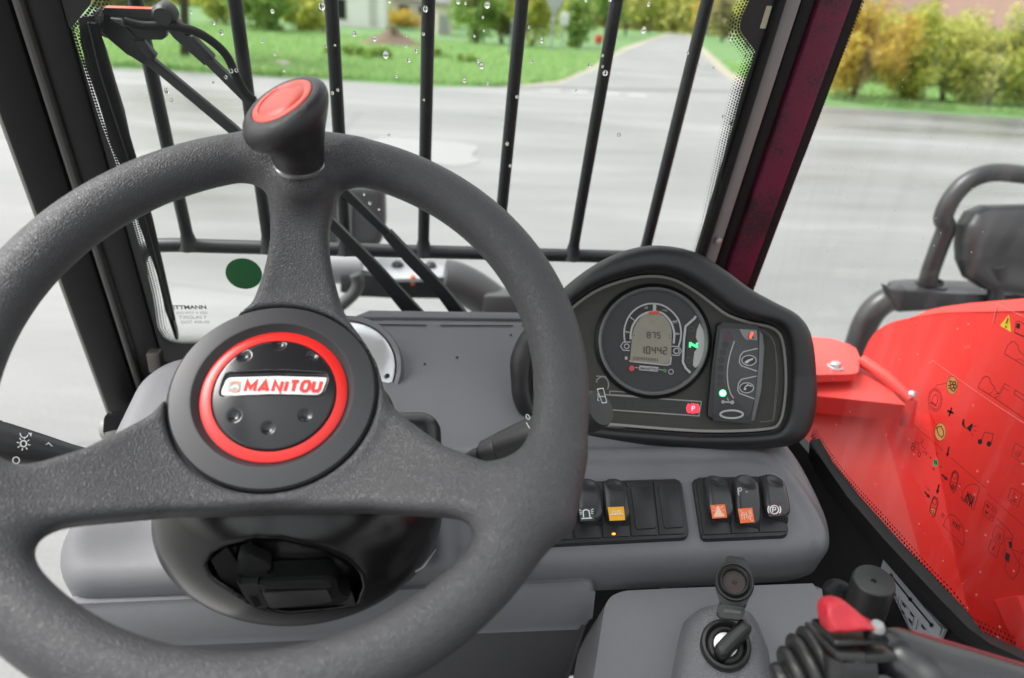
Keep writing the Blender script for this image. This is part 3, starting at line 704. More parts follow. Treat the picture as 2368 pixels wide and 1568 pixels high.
right_line[0] = (right_line[1][0], y_lo)
rl_s = [tuple(p) for p in catmull(right_line, False, 4)]
extr('frit_border', PB, rl_s+[(xr+.01, s_top), (xr+.01, y_lo)], 0, .0008, m_frit, wsc, smooth=False)
dotband('frit_dots', PD, rl_s, (0, .2), .0135, .0030, wsc)
Draw(PD.off(.001)).poly([(605, 40), (642, 40), (598, 190), (560, 188)], 'C').build('sensor_and_reflection', M('sensor_cream', (.55, .52, .36), .5), wsc)
Draw(PD.off(.001)).poly([(700, 44), (724, 44), (682, 186), (655, 186)], 'C').build('sensor_and_reflection', M('painted_reflection_grey', (.16, .16, .14), .4), wsc)  # grey patch painted in as a reflection beside the cream window
# rain drops on the outside
m_drop = M('drop_water', (.9, .9, .9), .02, spec=.6); b_ = m_drop.node_tree.nodes['Principled BSDF']; b_.inputs['Transmission Weight'].default_value = 1.0; b_.inputs['IOR'].default_value = 1.33
bm = bmesh.new(); bmesh.ops.create_uvsphere(bm, u_segments=10, v_segments=7, radius=1.0)
for v in bm.verts: v.co.z *= .55
dm = bpy.data.meshes.new('water_drop'); bm.to_mesh(dm); bm.free(); dm.materials.append(m_drop); dm.polygons.foreach_set('use_smooth', [True]*len(dm.polygons))
drops = zz('B', (988, 35), (1800, -5), (960, 115), (966, 203), (1350, 268), (950, 435), (930, 405), (453, 235), (450, 305), (318, 362), (388, 505), (838, 530), (990, 550), (470, 398), (1283, 405), (1663, 430), (1768, 483), (1750, 440), (1750, 368), (2022, 200), (1185, 640), (1120, 950), (1858, 893), (1140, 1095), (340, 895), (845, 22), (797, 10), (113, 225), (2055, 28), (518, 335), (567, 225), (245, 255), (1575, 600), (1265, 180), (905, 240), (570, 660), (580, 60), (1640, 2), (343, 5)) \
    + zz('A', (1798, 75), (2125, 42), (1460, 215), (2150, 308), (1730, 272), (1815, 355), (1875, 468), (1560, 465), (1525, 470), (2212, 300), (2230, 595), (2195, 615), (1410, 545), (1135, 665), (1260, 80), (1410, 150), (1100, 600), (1490, 510)) \
    + zz('P', (600, 295), (695, 360), (540, 205), (1000, 190)) + zz('C', (85, 350), (153, 435), (255, 450), (370, 255), (375, 815), (320, 770))
for i, (u, v) in enumerate(drops):
    r = (.0011+.0014*rng.random()) if i not in (0, 5, 9, 16, 19, 40) else .0031
    o = bpy.data.objects.new('water_drop', dm); COL.objects.link(o)
    p = WSF.off(-.0012).hit(u, v); q = np.array([WSF.ex*r, WSF.ey*r*(1+.4*rng.random()), WSF.n*r*.8])
    mw = Matrix(((q[0][0], q[1][0], q[2][0], p[0]), (q[0][1], q[1][1], q[2][1], p[1]), (q[0][2], q[1][2], q[2][2], p[2]), (0, 0, 0, 1)))
    o.parent = wsc; o.matrix_parent_inverse = Matrix.Translation(-Vector(wsc.location)); o.matrix_basis = mw
# maker's stamp etched on the glass
PS = WSF.off(-.001)
m_stamp = M('glass_stamp', (.06, .06, .06), .6)
for body, a, b, h in (('SETTMANN', (1110, 590), (1365, 588), .9), ('AS2 M27 T 020', (1165, 622), (1370, 622), .9), ('TVSGLAS 7', (1185, 655), (1365, 653), 1.0), ('DOT 43R-00', (1200, 685), (1385, 684), 1.0)):
    text('glass_stamp', body, PS, a, b, M('glass_stamp_bold', (.01, .01, .01), .6) if h == .9 and body[0] == 'S' else M('glass_stamp_thin', (.22, .22, .22), .6), wsc, 'D', h, bold=.03 if body[0] == 'S' else -.005)
d = Draw(WSF.off(.0022)); c = zz('D', (1610, 355))[0]; d.circ(c, 43, 'V', 40, ry=35, rot=R(15))
o = d.build('green_sticker', M('sticker_green', (.008, .1, .025), .5)); tag(o, 'dark green oval sticker stuck low on the windscreen', 'sticker')

# ---------------------------------------------------------------- pillars
def strip(name, x0, x1, h0, h1, s0, s1, mat, parent, bev=.003):
    """bar running up the screen: x range, height range towards the driver"""
    c = wp3((x0+x1)/2, (s0+s1)/2, (h0+h1)/2)
    return box(name, c, ((x1-x0)/2, (s1-s0)/2, (h1-h0)/2), mat, parent, (np.array([1., 0, 0]), WS_UP, WS_N), bev)
pr = thing('right_pillar', 'right front cab pillar with a dark maroon face between black seals', 'pillar', wp3(.41, -.5))
strip('seal', .357, .3655, -.012, .010, -.5, .62, m_rub, pr)
strip('grey_strip', .3665, .384, -.02, .004, -.5, .62, m_grey, pr, .004)
strip('core', .3845, .4005, -.05, .002, -.5, .62, m_dkgrey, pr, .004)
strip('face', .401, .437, -.06, .006, -.5, .62, m_maroon, pr, .004)
strip('seal', .4375, .452, -.06, .0, -.5, .62, m_rub, pr, .004)
lathe('bolt', [(.0, .004), (.004, .0035), (.0055, 0)], WSF.off(.005).hit(*zz('F', (285, 135))[0]), WS_N, M('bolt_zinc', (.6, .6, .6), .3, metal=.8), pr, 16)
plf = thing('left_pillar', 'left front cab pillar in black between door glass and windscreen', 'pillar', wp3(-.34, -.5))
def wx(u, v, h): return WSF.off(h).px(u, v)[0]
strip('seal', -.343, -.3125, -.004, .006, -.17, .62, m_blk, plf)
strip('grey_strip', -.352, -.3435, -.004, .012, -.17, .62, M('painted_pillar_sheen', (.09, .09, .085), .28), plf, .004)  # lighter grey strip puts the pillar's sheen into its colour
strip('face', -.394, -.3525, -.012, .014, -.17, .62, m_dkgrey, plf, .004)
strip('edge_trim', -.3985, -.3945, -.012, .010, -.17, .62, M('edge_trim', (.3, .3, .28), .3), plf, .001)
# foot of the pillar and hinge under it
box('foot', wp3(-.355, -.205, -.02), (.045, .04, .04), m_blk, plf, (np.array([1., 0, 0]), WS_UP, WS_N), .01)
hb = thing('door_hinge', 'black door hinge block with a pale round cap at the pillar foot', 'hinge', at_y(262, 985, .80))
ph = Pl(at_y(265, 975, .80), -ray(265, 975))
extr('bracket', ph, roundpoly(ph.pxs([(238, 1010), (240, 965), (252, 952), (300, 950), (310, 1010)]), .006), -.03, .012, m_blk, hb, .004)
lathe('cap', [(0, .008), (.012, .0075), (.016, .004), (.0165, -.01)], ph.hit(*zz('D', (748, 1372))[0])+ph.n*.002, unit(ph.n+np.array([0, 0, .7])), M('hinge_cap', (.2, .2, .19), .45), hb, 24)
box('latch', at_y(*zz('D', (1030, 930))[0], .80), (.008, .008, .014), M('latch_metal', (.12, .11, .1), .35, metal=.6), plf, bev=.003)

# ---------------------------------------------------------------- guard in front of the screen
gd = thing('window_guard', 'black steel bar guard mounted outside the windscreen', 'guard', wp3(.02, .1, -.1))
GO = -.1; GPL = WSF.off(GO)
yb = GPL.px(900, 580)[1]
gx = [-.2855, -.186, -.087, .016, .1178, .2235, .3275]
for x in gx:
    a = GPL.p3(x, yb); b = GPL.p3(x, .70)
    tube('bar', [a, b], .0076, m_powder, gd, 12)
    wv = [(.0152, 0), (.013, .004), (.0095, .011), (.0078, .02)]
    lathe('weld', wv, GPL.p3(x, yb-.002), WS_UP, m_powder, gd, 12)
bl_ = catmull([GPL.p3(-.356, yb-.05), GPL.p3(-.351, yb-.022), GPL.p3(-.335, yb-.004), GPL.p3(-.31, yb), GPL.p3(-.27, yb)], False, 5)
tube('crossbar', bl_+[GPL.p3(x, yb) for x in (-.1, .1, .3, .39)], .0092, m_powder, gd, 12)
tube('crossbar', [GPL.p3(-.4, .70), GPL.p3(.42, .70)], .0092, m_powder, gd, 12)

# ---------------------------------------------------------------- wiper
wi = thing('wiper', 'black pantograph wiper with twin arms and parked blade outside the windscreen', 'wiper', WSF.off(-.03).hit(1050, 760))
PW = WSF.off(-.045)          # drawn on a plane just outside the glass
def flat(name, pts, k, h0, h1, mat, bev=.0015, parent=wi, pl=PW):
    return extr(name, pl, pl.pxs(zz(k, *pts)), h0, h1, mat, parent, bev)
flat('carrier_plate', [(385, 62), (850, 78), (905, 130), (948, 215), (938, 325), (900, 352), (640, 347), (400, 336), (330, 300), (330, 120)], 'O', -.004, .004, m_powder)
flat('carrier_edge', [(385, 60), (840, 74), (840, 80), (385, 67)], 'O', -.0045, .0045, M('orange_edge', (.45, .09, .03), .5), 0)
lathe('pivot', [(0, .012), (.008, .012), (.011, .008), (.011, -.006)], PW.hit(*zz('O', (925, 125))[0]), WS_N, m_powder, wi, 20)
def arm(name, pts, ws, th=.004, h=0.):
    P = [np.array(PW.px(*p)) for p in pts]; L, Rt = [], []
    for i, p in enumerate(P):
        dd = unit(P[min(i+1, len(P)-1)]-P[max(i-1, 0)]); n = np.array([-dd[1], dd[0]]); w = ws[i]*PW.sc(*pts[i])/2
        L.append(tuple(p+n*w)); Rt.append(tuple(p-n*w))
    return extr(name, PW, L+Rt[::-1], h-th, h+th, m_powder, wi, .002)
arm('lower_arm', zz('O', (420, 200), (640, 420), (800, 545))+[], (62, 42, 33), .005)
arm('lower_arm', zz('O', (760, 515), (1540, 1160))+zz('P', (200, 490), (560, 860), (1090, 1470)), (23, 23, 23, 26, 40), .0035, .002)
arm('upper_arm', zz('O', (900, 120), (1050, 290), (1320, 540)), (30, 36, 32), .005)
arm('upper_arm', zz('O', (1280, 505), (1640, 850))+zz('P', (330, 160), (800, 620)), (22, 24, 21, 18), .0035, .002)
arm('upper_arm', zz('P', (780, 600), (1010, 850), (1330, 1180), (1560, 1480)), (24, 27, 27, 34), .0045, .002)
flat('arm_sheath', [(650, 345), (730, 347), (850, 485), (838, 520), (760, 520)], 'O', -.002, .007, m_powder)
flat('arm_sheath', [(1110, 300), (1180, 310), (1370, 505), (1362, 522), (1250, 500)], 'O', -.002, .008, m_powder)
hose = [PW.off(.008).hit(*q) for q in zz('O', (560, 190), (720, 226), (930, 232), (1150, 268), (1330, 365), (1470, 500), (1560, 690), (1640, 830), (1720, 900))]
tube('washer_hose', catmull(hose, False, 6), .0042, m_rub, wi, 10)
flat('nozzle', [(455, 140), (560, 150), (580, 185), (715, 195), (718, 235), (560, 215), (470, 165)], 'O', .003, .010, M('nozzle_grey', (.1, .1, .1), .4))
bl1 = zz('O', (190, 120), (215, 330), (265, 560), (370, 870), (480, 1250), (565, 1440)) + zz('D', (950, 0), (1060, 310), (1115, 555), (1175, 740), (1192, 748))
bl2 = zz('D', (1185, 690), (1150, 560), (1095, 320), (1020, 0)) + zz('O', (680, 1390), (640, 1250), (580, 960), (500, 700), (420, 420), (345, 215), (330, 100))
extr('blade', PW, PW.pxs(bl1+bl2), .008, .016, m_powder, wi, .002)
rb = zz('O', (270, 200), (380, 640), (510, 1060), (620, 1410)) + zz('D', (985, 0), (1090, 420), (1150, 660))
arm_pts = rb; P3 = [PW.off(.018).hit(*q) for q in rb]
tube('blade_spine', P3, [.005, .006, .0055, .005, .0045, .003, .002], m_rub, wi, 8)
flat('blade_mount', [(290, 90), (345, 60), (388, 120), (380, 180), (345, 215), (310, 180)], 'O', .002, .014, M('mount_grey', (.13, .13, .14), .35), .003)

# ---------------------------------------------------------------- side window (right)
SX = .452
SW = Pl((SX, .5, HC-.35), (-1, 0, 0), (0, -1, 0))         # ex towards the driver, normal into the cab
sw = thing('side_window', 'right side window with painted reflection streaks, smears and dust specks, black dotted border', 'side window', (SX, .4, HC-.42))
zs = HC-.408
def sy(y, z): return (-(y-.5), -(z-(HC-.35)) if SW.ey[2] < 0 else (z-(HC-.35)))
def swp(y, z): return tuple(SW.to2((SX, y, z)))
q = [swp(.86, zs-.03), swp(-.1, zs-.03), swp(-.1, HC+.5), swp(.72, HC+.5)]
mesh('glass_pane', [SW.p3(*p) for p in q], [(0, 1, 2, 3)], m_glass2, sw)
PSW = SW.off(.001)
lower = [tuple(PSW.px(*p)) for p in zz('I', (900, -30), (1000, 130), (1150, 330), (1400, 610), (1650, 900), (1800, 1060), (1940, 1250), (2080, 1330), (2260, 1420))]
lower = [tuple(p) for p in catmull(lower, False, 4)]
dotband('frit_dots', PSW.off(.0008), lower, PSW.px(2250, 1000), .015, .0036, sw)
edge = [tuple(PSW.px(*p)) for p in zz('C', (1250, -40), (1040, 500), (860, 980), (700, 1380), (620, 1568))]
dotband('frit_dots', PSW.off(.0008), edge, PSW.px(2200, 300), .0065, .0034, sw)
# seal and inner sill
sl_ = thing('window_sill', 'black rubber sill strip running below the right side window', 'sill', (SX, .4, HC-.44))
band = zz('I', (880, -10), (960, 140), (1130, 360), (1380, 650), (1640, 930), (1800, 1100), (1930, 1270), (2080, 1340), (2300, 1440)); low = zz('I', (2300, 1600), (1900, 1290), (1800, 1270), (1620, 1070), (1380, 790), (1180, 560), (1000, 330), (870, 120))
extr('rubber_strip', SW.off(.002), SW.off(.016).pxs(band+low), -.0, .014, m_rub, sl_, .004)

# ---------------------------------------------------------------- unseen rest of the cab, added to block daylight: floor, bulkhead, roof, rear frame
cab = thing('unseen_cab_frame', 'black cab frame, unseen roof, floor and bulkhead added to shade the driving position', 'cab', (0.03, .1, HC-1.12))
m_cab = M('cab_black', (.02, .02, .021), .5, vary=.2, vscale=20)
box('floor', (.03, .1, HC-1.12), (.43, .75, .02), m_cab, cab)
box('bulkhead', (.03, .885, HC-.78), (.41, .015, .33), m_cab, cab)
box('roof', (.03, .47, HC+.44), (.47, .19, .03), M('roof_lining', (.16, .16, .16), .8), cab, bev=.02)
box('roof_glass', (.03, -.16, HC+.45), (.44, .44, .003), m_glass, cab)  # glazed so the added roof lets daylight onto wheel and console
for x in (-.40, .455): box('rear_post', (x, -.58, HC-.33), (.03, .03, .77), m_cab, cab, bev=.01)
box('rear_panel', (.03, -.6, HC-.80), (.41, .015, .31), m_cab, cab)
for x in (-.41, .462): box('roof_rail', (x, .05, HC+.40), (.03, .62, .035), m_cab, cab, bev=.01)
box('header', (.03, .66, HC+.385), (.44, .03, .04), m_cab, cab, bev=.01)
# ================================================================== DASHBOARD
m_dash = M('dash_plastic', (.15, .152, .162), .5, bump=('noise', 1100, .00022), vary=.13, vscale=22, rvar=.1)
m_dashL = M('dash_leather_grain', (.15, .152, .162), .48, bump=('leather', 480, .00035), vary=.05, vscale=200)
m_lower = M('lower_panel_plastic', (.08, .08, .087), .55, bump=('noise', 1000, .0002), vary=.06, vscale=300)
m_sw = M('switch_plastic', (.02, .02, .022), .4, bump=('noise', 1300, .00008))
m_swcap = M('rocker_plastic', (.034, .034, .037), .27)
m_hole = M('dark_gap', (.004, .004, .004), .8)
DS = R(14.4)
DO = np.array([0, .78, HC-.343]); DN = np.array([0, -math.sin(DS), math.cos(DS)])
DP = Pl(DO, DN, (1, 0, 0))       # ex right, ey away from the driver
da = thing('dashboard', 'grey moulded plastic dashboard below the windscreen', 'dashboard', DO+np.array([.07, -.2, -.2]))
# cross-section along ey (local y, 0 at the screen edge) and height: one moulded body
lip = DP.px(1500, 1288)[1]
prof = [(.008, 0.), (lip+.02, 0.), (lip+.004, -.004), (lip-.004, -.014), (lip-.004, -.034), (lip+.012, -.040), (lip+.02, -.20), (.008, -.20)]
endR = [tuple(DP.px(*q)) for q in [(1790, 985), (1850, 1040), (1895, 1120), (1930, 1200), (1950, 1290)]]
COLX, COLY = DP.to2(np.array([-.088, .56, HC-.40]))
out2 = [(-.055, .008), (-.11, -.035), (-.17, -.062), (-.258, -.066), (-.284, -.1), (-.29, lip+.03), (-.27, lip-.003), (-.2, lip-.004), (.36, lip-.004), (endR[4][0], lip+.005), endR[3], endR[2], endR[1], (endR[0][0], endR[0][1]+.02), (.405, .008)]
outs = roundpoly(out2, .03, 5)
def dash_fn(x, y, z):
    e = poly_sd(outs, x, y)
    top = z - .03*np.exp(-(((x-COLX)/.085)**2+((y-COLY)/.12)**2)**1.5)
    # raised switch console at the right with a moulded groove round it
    con = poly_sd(CON, x, y); top = top - .007*sst(.006, -.008, con) + .0022*np.exp(-((con+.018)/.004)**2)
    d = smax(e, top, .022)
    d = smax(d, -(z+.15), .01)
    und = lip+.012+.30*np.maximum(0, -.036-z)       # undercut below the fascia
    return smax(d, np.where(z < -.034, und-.02-y, -1), .008) if False else d
CON = roundpoly([(.02, lip-.05), (.02, -.215), (endR[1][0]-.03, -.215), (endR[3][0]-.012, endR[3][1]), (endR[4][0]-.006, lip-.05)], .04, 5)
sdf('body', dash_fn, (-.30, lip-.01, -.043), (.43, .012, .045), .0042, DP, m_dash, da, it=3)
# fascia and lower panels
y_f = DO[1]+DN[1]*0+lip*math.cos(DS)            # world y of the lip
def wpt(x, y, z): return np.array([x, y, HC+z])
FP = Pl(wpt(0, .447, -.45), (0, -1, .12), (1, 0, 0))     # ey up
extr('lower_fascia', FP, roundpoly([(-.274, .0), (.165, .0), (.165, -.052), (-.270, -.045)], .012), -.02, .0, m_dash, da, .006)
FP2 = Pl(wpt(0, .455, -.5), (0, -1, -.25), (1, 0, 0))
extr('knee_panel', FP2, roundpoly([(-.264, .03), (.166, .03), (.166, -.25), (-.24, -.25)], .012), -.02, .0, m_lower, da, .006)
# rear edge lip and demist slots
extr('rear_lip', DP, [(-.07, -.002), (.40, -.002), (.40, .012), (-.05, .012)], -.02, .0016, m_dash, da, .002)
def dsl(a, b, w): return Draw(DP.off(.0012)).stroke([a, b], w)
for a, b in (((866, 750.5), (986, 752)), ((1018, 752.5), (1186, 753)), ((1206, 753), (1260, 754))):
    dsl(a, b, 4.2).build('demist_slot', m_hole, da)
for q in zz('E', (1145, 760), (790, 908), (577, 952)):
    Draw(DP.off(.0009)).circ(q, 3.2, n=12, ry=2.4).build('screw_hole', m_hole, da)
# ---------------------------------------------------------------- aluminium ring behind the wheel
vent = thing('air_vent', 'round silver air vent ring set in a grey collar behind the steering wheel', 'air vent', DP.hit(790, 860))
vc = DP.hit(800, 862)+DN*.004; vn = unit(DN+np.array([.0, -.75, 0.15]))
lathe('collar', [(.064, -.03), (.0625, .006), (.0595, .012), (.0550, .011), (.0540, .006)], vc, vn, m_dash, vent, 56)
lathe('ring', [(.0535, .004), (.053, .010), (.050, .0125), (.022, .0155), (.02, .014), (.02, .0)], vc, vn, M('brushed_silver', (.82, .83, .84), .22, metal=.55), vent, 56)
lathe('hub', [(0, .013), (.018, .012), (.0195, .004)], vc, vn, m_blk, vent, 32)
pv = Pl(vc+vn*.0147, vn)
Draw(pv.off(.0008)).circ(zz('E', (330, 1030))[0], 5.5, n=16).build('finger_hole', m_hole, vent)

# ---------------------------------------------------------------- switch panels
SWP = DP.off(.0075)
def panel(label, pts, cells):
    t = thing('switch_panel', label, 'switch panel', SWP.hit(*pts[0]), 'black switch frames on the dashboard')
    P = SWP.pxs(pts); extr('frame', SWP, roundpoly(P, .006, 4), -.004, .004, m_sw, t, .0025, 3)
    inn = [tuple(np.array(p)*.0+np.array(p)) for p in P]; c = np.mean(P, 0); inn = [tuple(c+(np.array(p)-c)*np.array([.965, .90])) for p in P]
    for i in range(cells):
        def lerp(s): return np.array(inn[0])*(1-s)+np.array(inn[1])*s, np.array(inn[3])*(1-s)+np.array(inn[2])*s
        a0, b0 = lerp(i/cells+.006); a1, b1 = lerp((i+1)/cells-.006)
        extr('cell', SWP, [tuple(a0), tuple(a1), tuple(b1), tuple(b0)], .0035, .0055, m_sw, t, .001)
    return t
pL = panel('black switch frame with two blank covers and three rocker switches', zz('H', (1130, 305), (2262, 268), (2316, 655), (1150, 712)), 6)
pR = panel('black switch frame holding the three red and white marked rockers', zz('I', (108, 262), (680, 250), (745, 640), (170, 665)), 3)
for q in ([(1925, 330), (2065, 322), (2095, 605), (1962, 612)], [(2105, 322), (2232, 316), (2275, 598), (2148, 605)]):
    P = SWP.pxs(zz('H', *q)); extr('blank_cover', SWP, roundpoly(P, .002), .0052, .0068, m_sw, pL, .0012)
m_ico_w = M('icon_white', (.75, .75, .75), .5); m_ico_or = M('icon_orange', (.8, .14, .035), .4); m_ico_y = M('icon_amber', (.85, .42, .02), .4)
m_ico_dk = M('icon_dark_green', (.03, .05, .045), .4); m_ico_mar = M('icon_maroon', (.06, .012, .02), .4)
def rocker(label, k, axis_top, axis_bot, wpx, tilt=1):
    """rocker cap: stadium from top to bottom pixel points, dished at the top end"""
    a, b = SWP.px(*zz(k, axis_top)[0]), SWP.px(*zz(k, axis_bot)[0]); L = np.linalg.norm(b-a); d = (b-a)/L; w = wpx*ZO[k][2]*SWP.sc(*zz(k, axis_top)[0])/2
    o3 = SWP.p3(*((a+b)/2)); ex = SWP.ex*d[0]+SWP.ey*d[1]; pl = Pl(o3, SWP.n, ex)      # local x runs down the switch
    t = thing('rocker_switch', label, 'switch', o3, 'rocker switches on the dashboard')
    hx = L/2
    def fn(x, y, z):
        q = np.sqrt(np.maximum(np.abs(x)-(hx-w), 0)**2+y*y)-w
        topz = .0138+tilt*(.0028*(x/hx)) + .0015*np.cos(x/hx*2.2)
        dd = smax(q+.0004, z-topz, .0055); dd = smax(dd, -z+.001, .001)
        sph = np.sqrt((x+hx*.58)**2+(y*1.0)**2+(z-topz-.0105)**2)-.0125
        return smax(dd, -sph, .003)
    sdf('cap', fn, (-hx-.002, -w-.002, .0), (hx+.002, w+.002, .021), .00085, pl, m_swcap, t)
    extr('base', pl, roundpoly([(-hx*.9, -w*.92), (hx*.97, -w*.92), (hx*.97, w*.92), (-hx*.9, w*.92)], .003), .004, .0062, m_hole, t, .0008)
    def face(u):       # plane touching the cap near its lower half
        x = u*hx; return Pl(pl.p3(x, 0, .0138+tilt*.0028*u+.0015*math.cos(u*2.2)+.0004), unit(pl.n-pl.ex*tilt*(.0028/hx-.0033/hx*math.sin(u*2.2)*1.0)), SWP.ex)
    return t, face
t, fc = rocker('black rocker switch with a white beacon light symbol', 'H', (1640, 282), (1660, 585), 165)
pc = fc(.42); Draw(pc).poly([(1595, 450), (1690, 445), (1698, 528), (1603, 532)], 'H').build('symbol_plate', m_ico_dk, t)
d = Draw(pc.off(.0004)); d.stroke([(1625, 508), (1622, 465), (1640, 455), (1660, 463), (1668, 506)], 8, 'H').stroke([(1612, 515), (1682, 511)], 9, 'H')
for a, b in (((1595, 455), (1613, 465)), ((1597, 472), (1613, 475)), ((1600, 487), (1614, 483)), ((1690, 450), (1672, 462)), ((1690, 467), (1674, 472)), ((1690, 482), (1674, 480))): d.stroke([a, b], 5, 'H')
d.build('symbol', m_ico_w, t)
t, fc = rocker('black rocker switch with an amber symbol and a lit orange dot below', 'H', (1815, 282), (1838, 585), 165)
pc = fc(.42); Draw(pc).poly(roundq([(1785, 440), (1890, 436), (1900, 525), (1797, 530)]) if False else [(1785, 440), (1890, 436), (1900, 525), (1797, 530)], 'H').build('symbol_plate', m_ico_y, t)
d = Draw(pc.off(.0004)); d.ring((1826, 475), 11, 7, 'H', 14).ring((1858, 473), 11, 7, 'H', 14).stroke([(1800, 492), (1815, 486)], 8, 'H').stroke([(1870, 484), (1886, 488)], 8, 'H').stroke([(1818, 490), (1868, 486)], 7, 'H')
d.build('symbol', M('icon_cream', (.8, .72, .5), .5), t)
lp = SWP.off(.0064); Draw(lp).circ(zz('H', (1824, 616))[0], 4.6, n=14, ry=2.6).build('pilot_lamp', M('pilot_orange', (.9, .2, .02), .4, emit=(1, .25, .03), es=1.6), t)
t, fc = rocker('black rocker switch half hidden behind the wheel rim', 'H', (1450, 290), (1480, 590), 165)
t, fc = rocker('black rocker switch with an orange warning figure symbol', 'I', (250, 262), (285, 560), 165)
pc = fc(.42); Draw(pc).poly([(232, 426), (330, 420), (345, 508), (248, 515)], 'I').build('symbol_plate', m_ico_or, t)
d = Draw(pc.off(.0004)); d.circ((284, 444), 11, 'I', 12).poly([(275, 456), (294, 455), (330, 495), (322, 502), (262, 505), (255, 498)], 'I').stroke([(248, 436), (278, 458)], 6, 'I').stroke([(316, 432), (290, 457)], 6, 'I').stroke([(243, 462), (272, 466)], 5, 'I').stroke([(328, 456), (298, 462)], 5, 'I')
d.build('symbol', M('icon_pale_orange', (.8, .5, .38), .5), t)
t, fc = rocker('black rocker switch with white exhaust symbol and crossed orange symbol', 'I', (440, 275), (470, 595), 165, -.6)
pc = fc(.45); Draw(pc).poly([(415, 450), (510, 443), (526, 538), (432, 546)], 'I').build('symbol_plate', m_ico_or, t)
d = Draw(pc.off(.0004)); d.stroke([(428, 458), (512, 532)], 6, 'I').stroke([(432, 492), (480, 488)], 7, 'I').stroke([(440, 475), (444, 520)], 6, 'I').stroke([(455, 472), (459, 522)], 6, 'I').stroke([(470, 470), (472, 512)], 6, 'I').ring((495, 470), 8, 5, 'I', 12).ring((500, 490), 9, 5, 'I', 12).ring((492, 508), 8, 5, 'I', 12)
d.build('symbol', M('icon_pale_orange', (.8, .5, .38), .5), t)
pc = fc(-.42).off(.0006); d = Draw(pc); d.stroke([(420, 352), (416, 312)], 8, 'I').ring((430, 322), 10, 6, 'I', 12).stroke([(430, 335), (444, 352)], 7, 'I').stroke([(416, 358), (470, 352)], 7, 'I').stroke([(436, 345), (440, 390)], 7, 'I').stroke([(452, 350), (455, 392)], 6, 'I').ring((472, 345), 8, 5, 'I', 12).ring((484, 360), 9, 5, 'I', 12).ring((474, 376), 8, 5, 'I', 12)
d.build('symbol', M('icon_grey', (.45, .45, .45), .5), t)
t, fc = rocker('black rocker switch with a white parking brake symbol', 'I', (620, 255), (655, 555), 165)
pc = fc(.42); Draw(pc).poly([(605, 420), (695, 412), (708, 495), (622, 502)], 'I').build('symbol_plate', m_ico_mar, t)
d = Draw(pc.off(.0004)); d.ring((656, 456), 28, 7, 'I', 24).stroke([(645, 474), (645, 440)], 7, 'I').ring((656, 449), 10, 6, 'I', 14).ring((656, 456), 42, 7, 'I', 12, a0=R(145), a1=R(215)).ring((656, 456), 42, 7, 'I', 12, a0=R(-35), a1=R(35))
d.build('symbol', m_ico_w, t)

# ================================================================== INSTRUMENT POD
gd_ = ray(1512, 790); PN = unit([-.24, -.87, .43])
PO = at_y(1512, 790, .625)
PP = Pl(PO, PN, (1, -.27, 0.02))          # ex right, ey up on the face
m_hood = M('pod_hood', (.015, .015, .017), .42, bump=('noise', 1200, .00015), vary=.08, vscale=200)
m_face = M('pod_face', (.04, .038, .035), .6, vary=.1, vscale=300); m_line = M('pod_line_grey', (.3, .29, .28), .45)
pod = thing('instrument_pod', 'black hooded instrument pod standing on the dashboard', 'instrument pod', PP.hit(1600, 1043))
po = [(1176, 880), (1176, 825), (1200, 772), (1248, 722), (1310, 660), (1380, 610), (1450, 580), (1520, 571), (1600, 585), (1670, 625), (1730, 668), (1790, 700), (1842, 728), (1874, 772), (1890, 850), (1894, 920), (1884, 985), (1852, 1028), (1780, 1044), (1600, 1046), (1370, 1030), (1250, 1000), (1200, 965), (1180, 925)]
pi = [(1236, 893), (1240, 840), (1262, 780), (1300, 735), (1340, 698), (1392, 666), (1462, 644), (1515, 639), (1560, 648), (1606, 673), (1648, 704), (1683, 729), (1735, 747), (1784, 758), (1808, 785), (1817, 859), (1814, 928), (1802, 978), (1770, 992), (1665, 997), (1560, 993), (1372, 977), (1280, 962), (1249, 942)]
PO2 = [tuple(p) for p in catmull(PP.pxs(po), True, 3)]; PI2 = [tuple(p) for p in catmull(PP.pxs(pi), True, 3)]
def pod_fn(x, y, z):
    a = poly_sd(PO2, x, y); b = poly_sd(PI2, x, y)
    fr = .012+.16*np.maximum(0, y+.02)-.06*np.maximum(0, -y-.05)
    taper = a+np.maximum(0, -z)*.25                     # the back narrows
    d = smax(taper, z-fr, .024); d = smax(d, -z-.085, .01)
    cut = np.maximum(b-.004+.0*z, -(z+.012)); return smax(d, -cut, .008)
lo = np.array(PO2).min(0); hi = np.array(PO2).max(0)
sdf('hood', pod_fn, (lo[0]-.003, lo[1]-.003, -.09), (hi[0]+.003, hi[1]+.003, .045), .0026, PP, m_hood, pod)
FPL = PP.off(-.0105)
extr('face_plate', FPL, roundpoly(PP.pxs(pi), .004, 3), -.004, .0, m_face, pod)
FD = FPL.off(.0006)
Draw(FD).stroke(pi, 6, closed=True, smooth=3).build('face_outline', m_line, pod)
d = Draw(FD); d.stroke([(1590, 535), (1680, 600), (1725, 680), (1738, 800), (1745, 960), (1732, 1180), (1712, 1370), (1690, 1392), (1590, 1402)], 7, 'J', smooth=4); d.build('face_contour', M('pod_line_dim', (.15, .145, .14), .5), pod); d = Draw(FD); d.stroke([(1625, 575), (1700, 640), (1735, 740), (1755, 880), (1755, 1060), (1735, 1260), (1718, 1390)], 5, 'J', smooth=4)
d.build('face_contour', M('pod_line_dim'), pod)
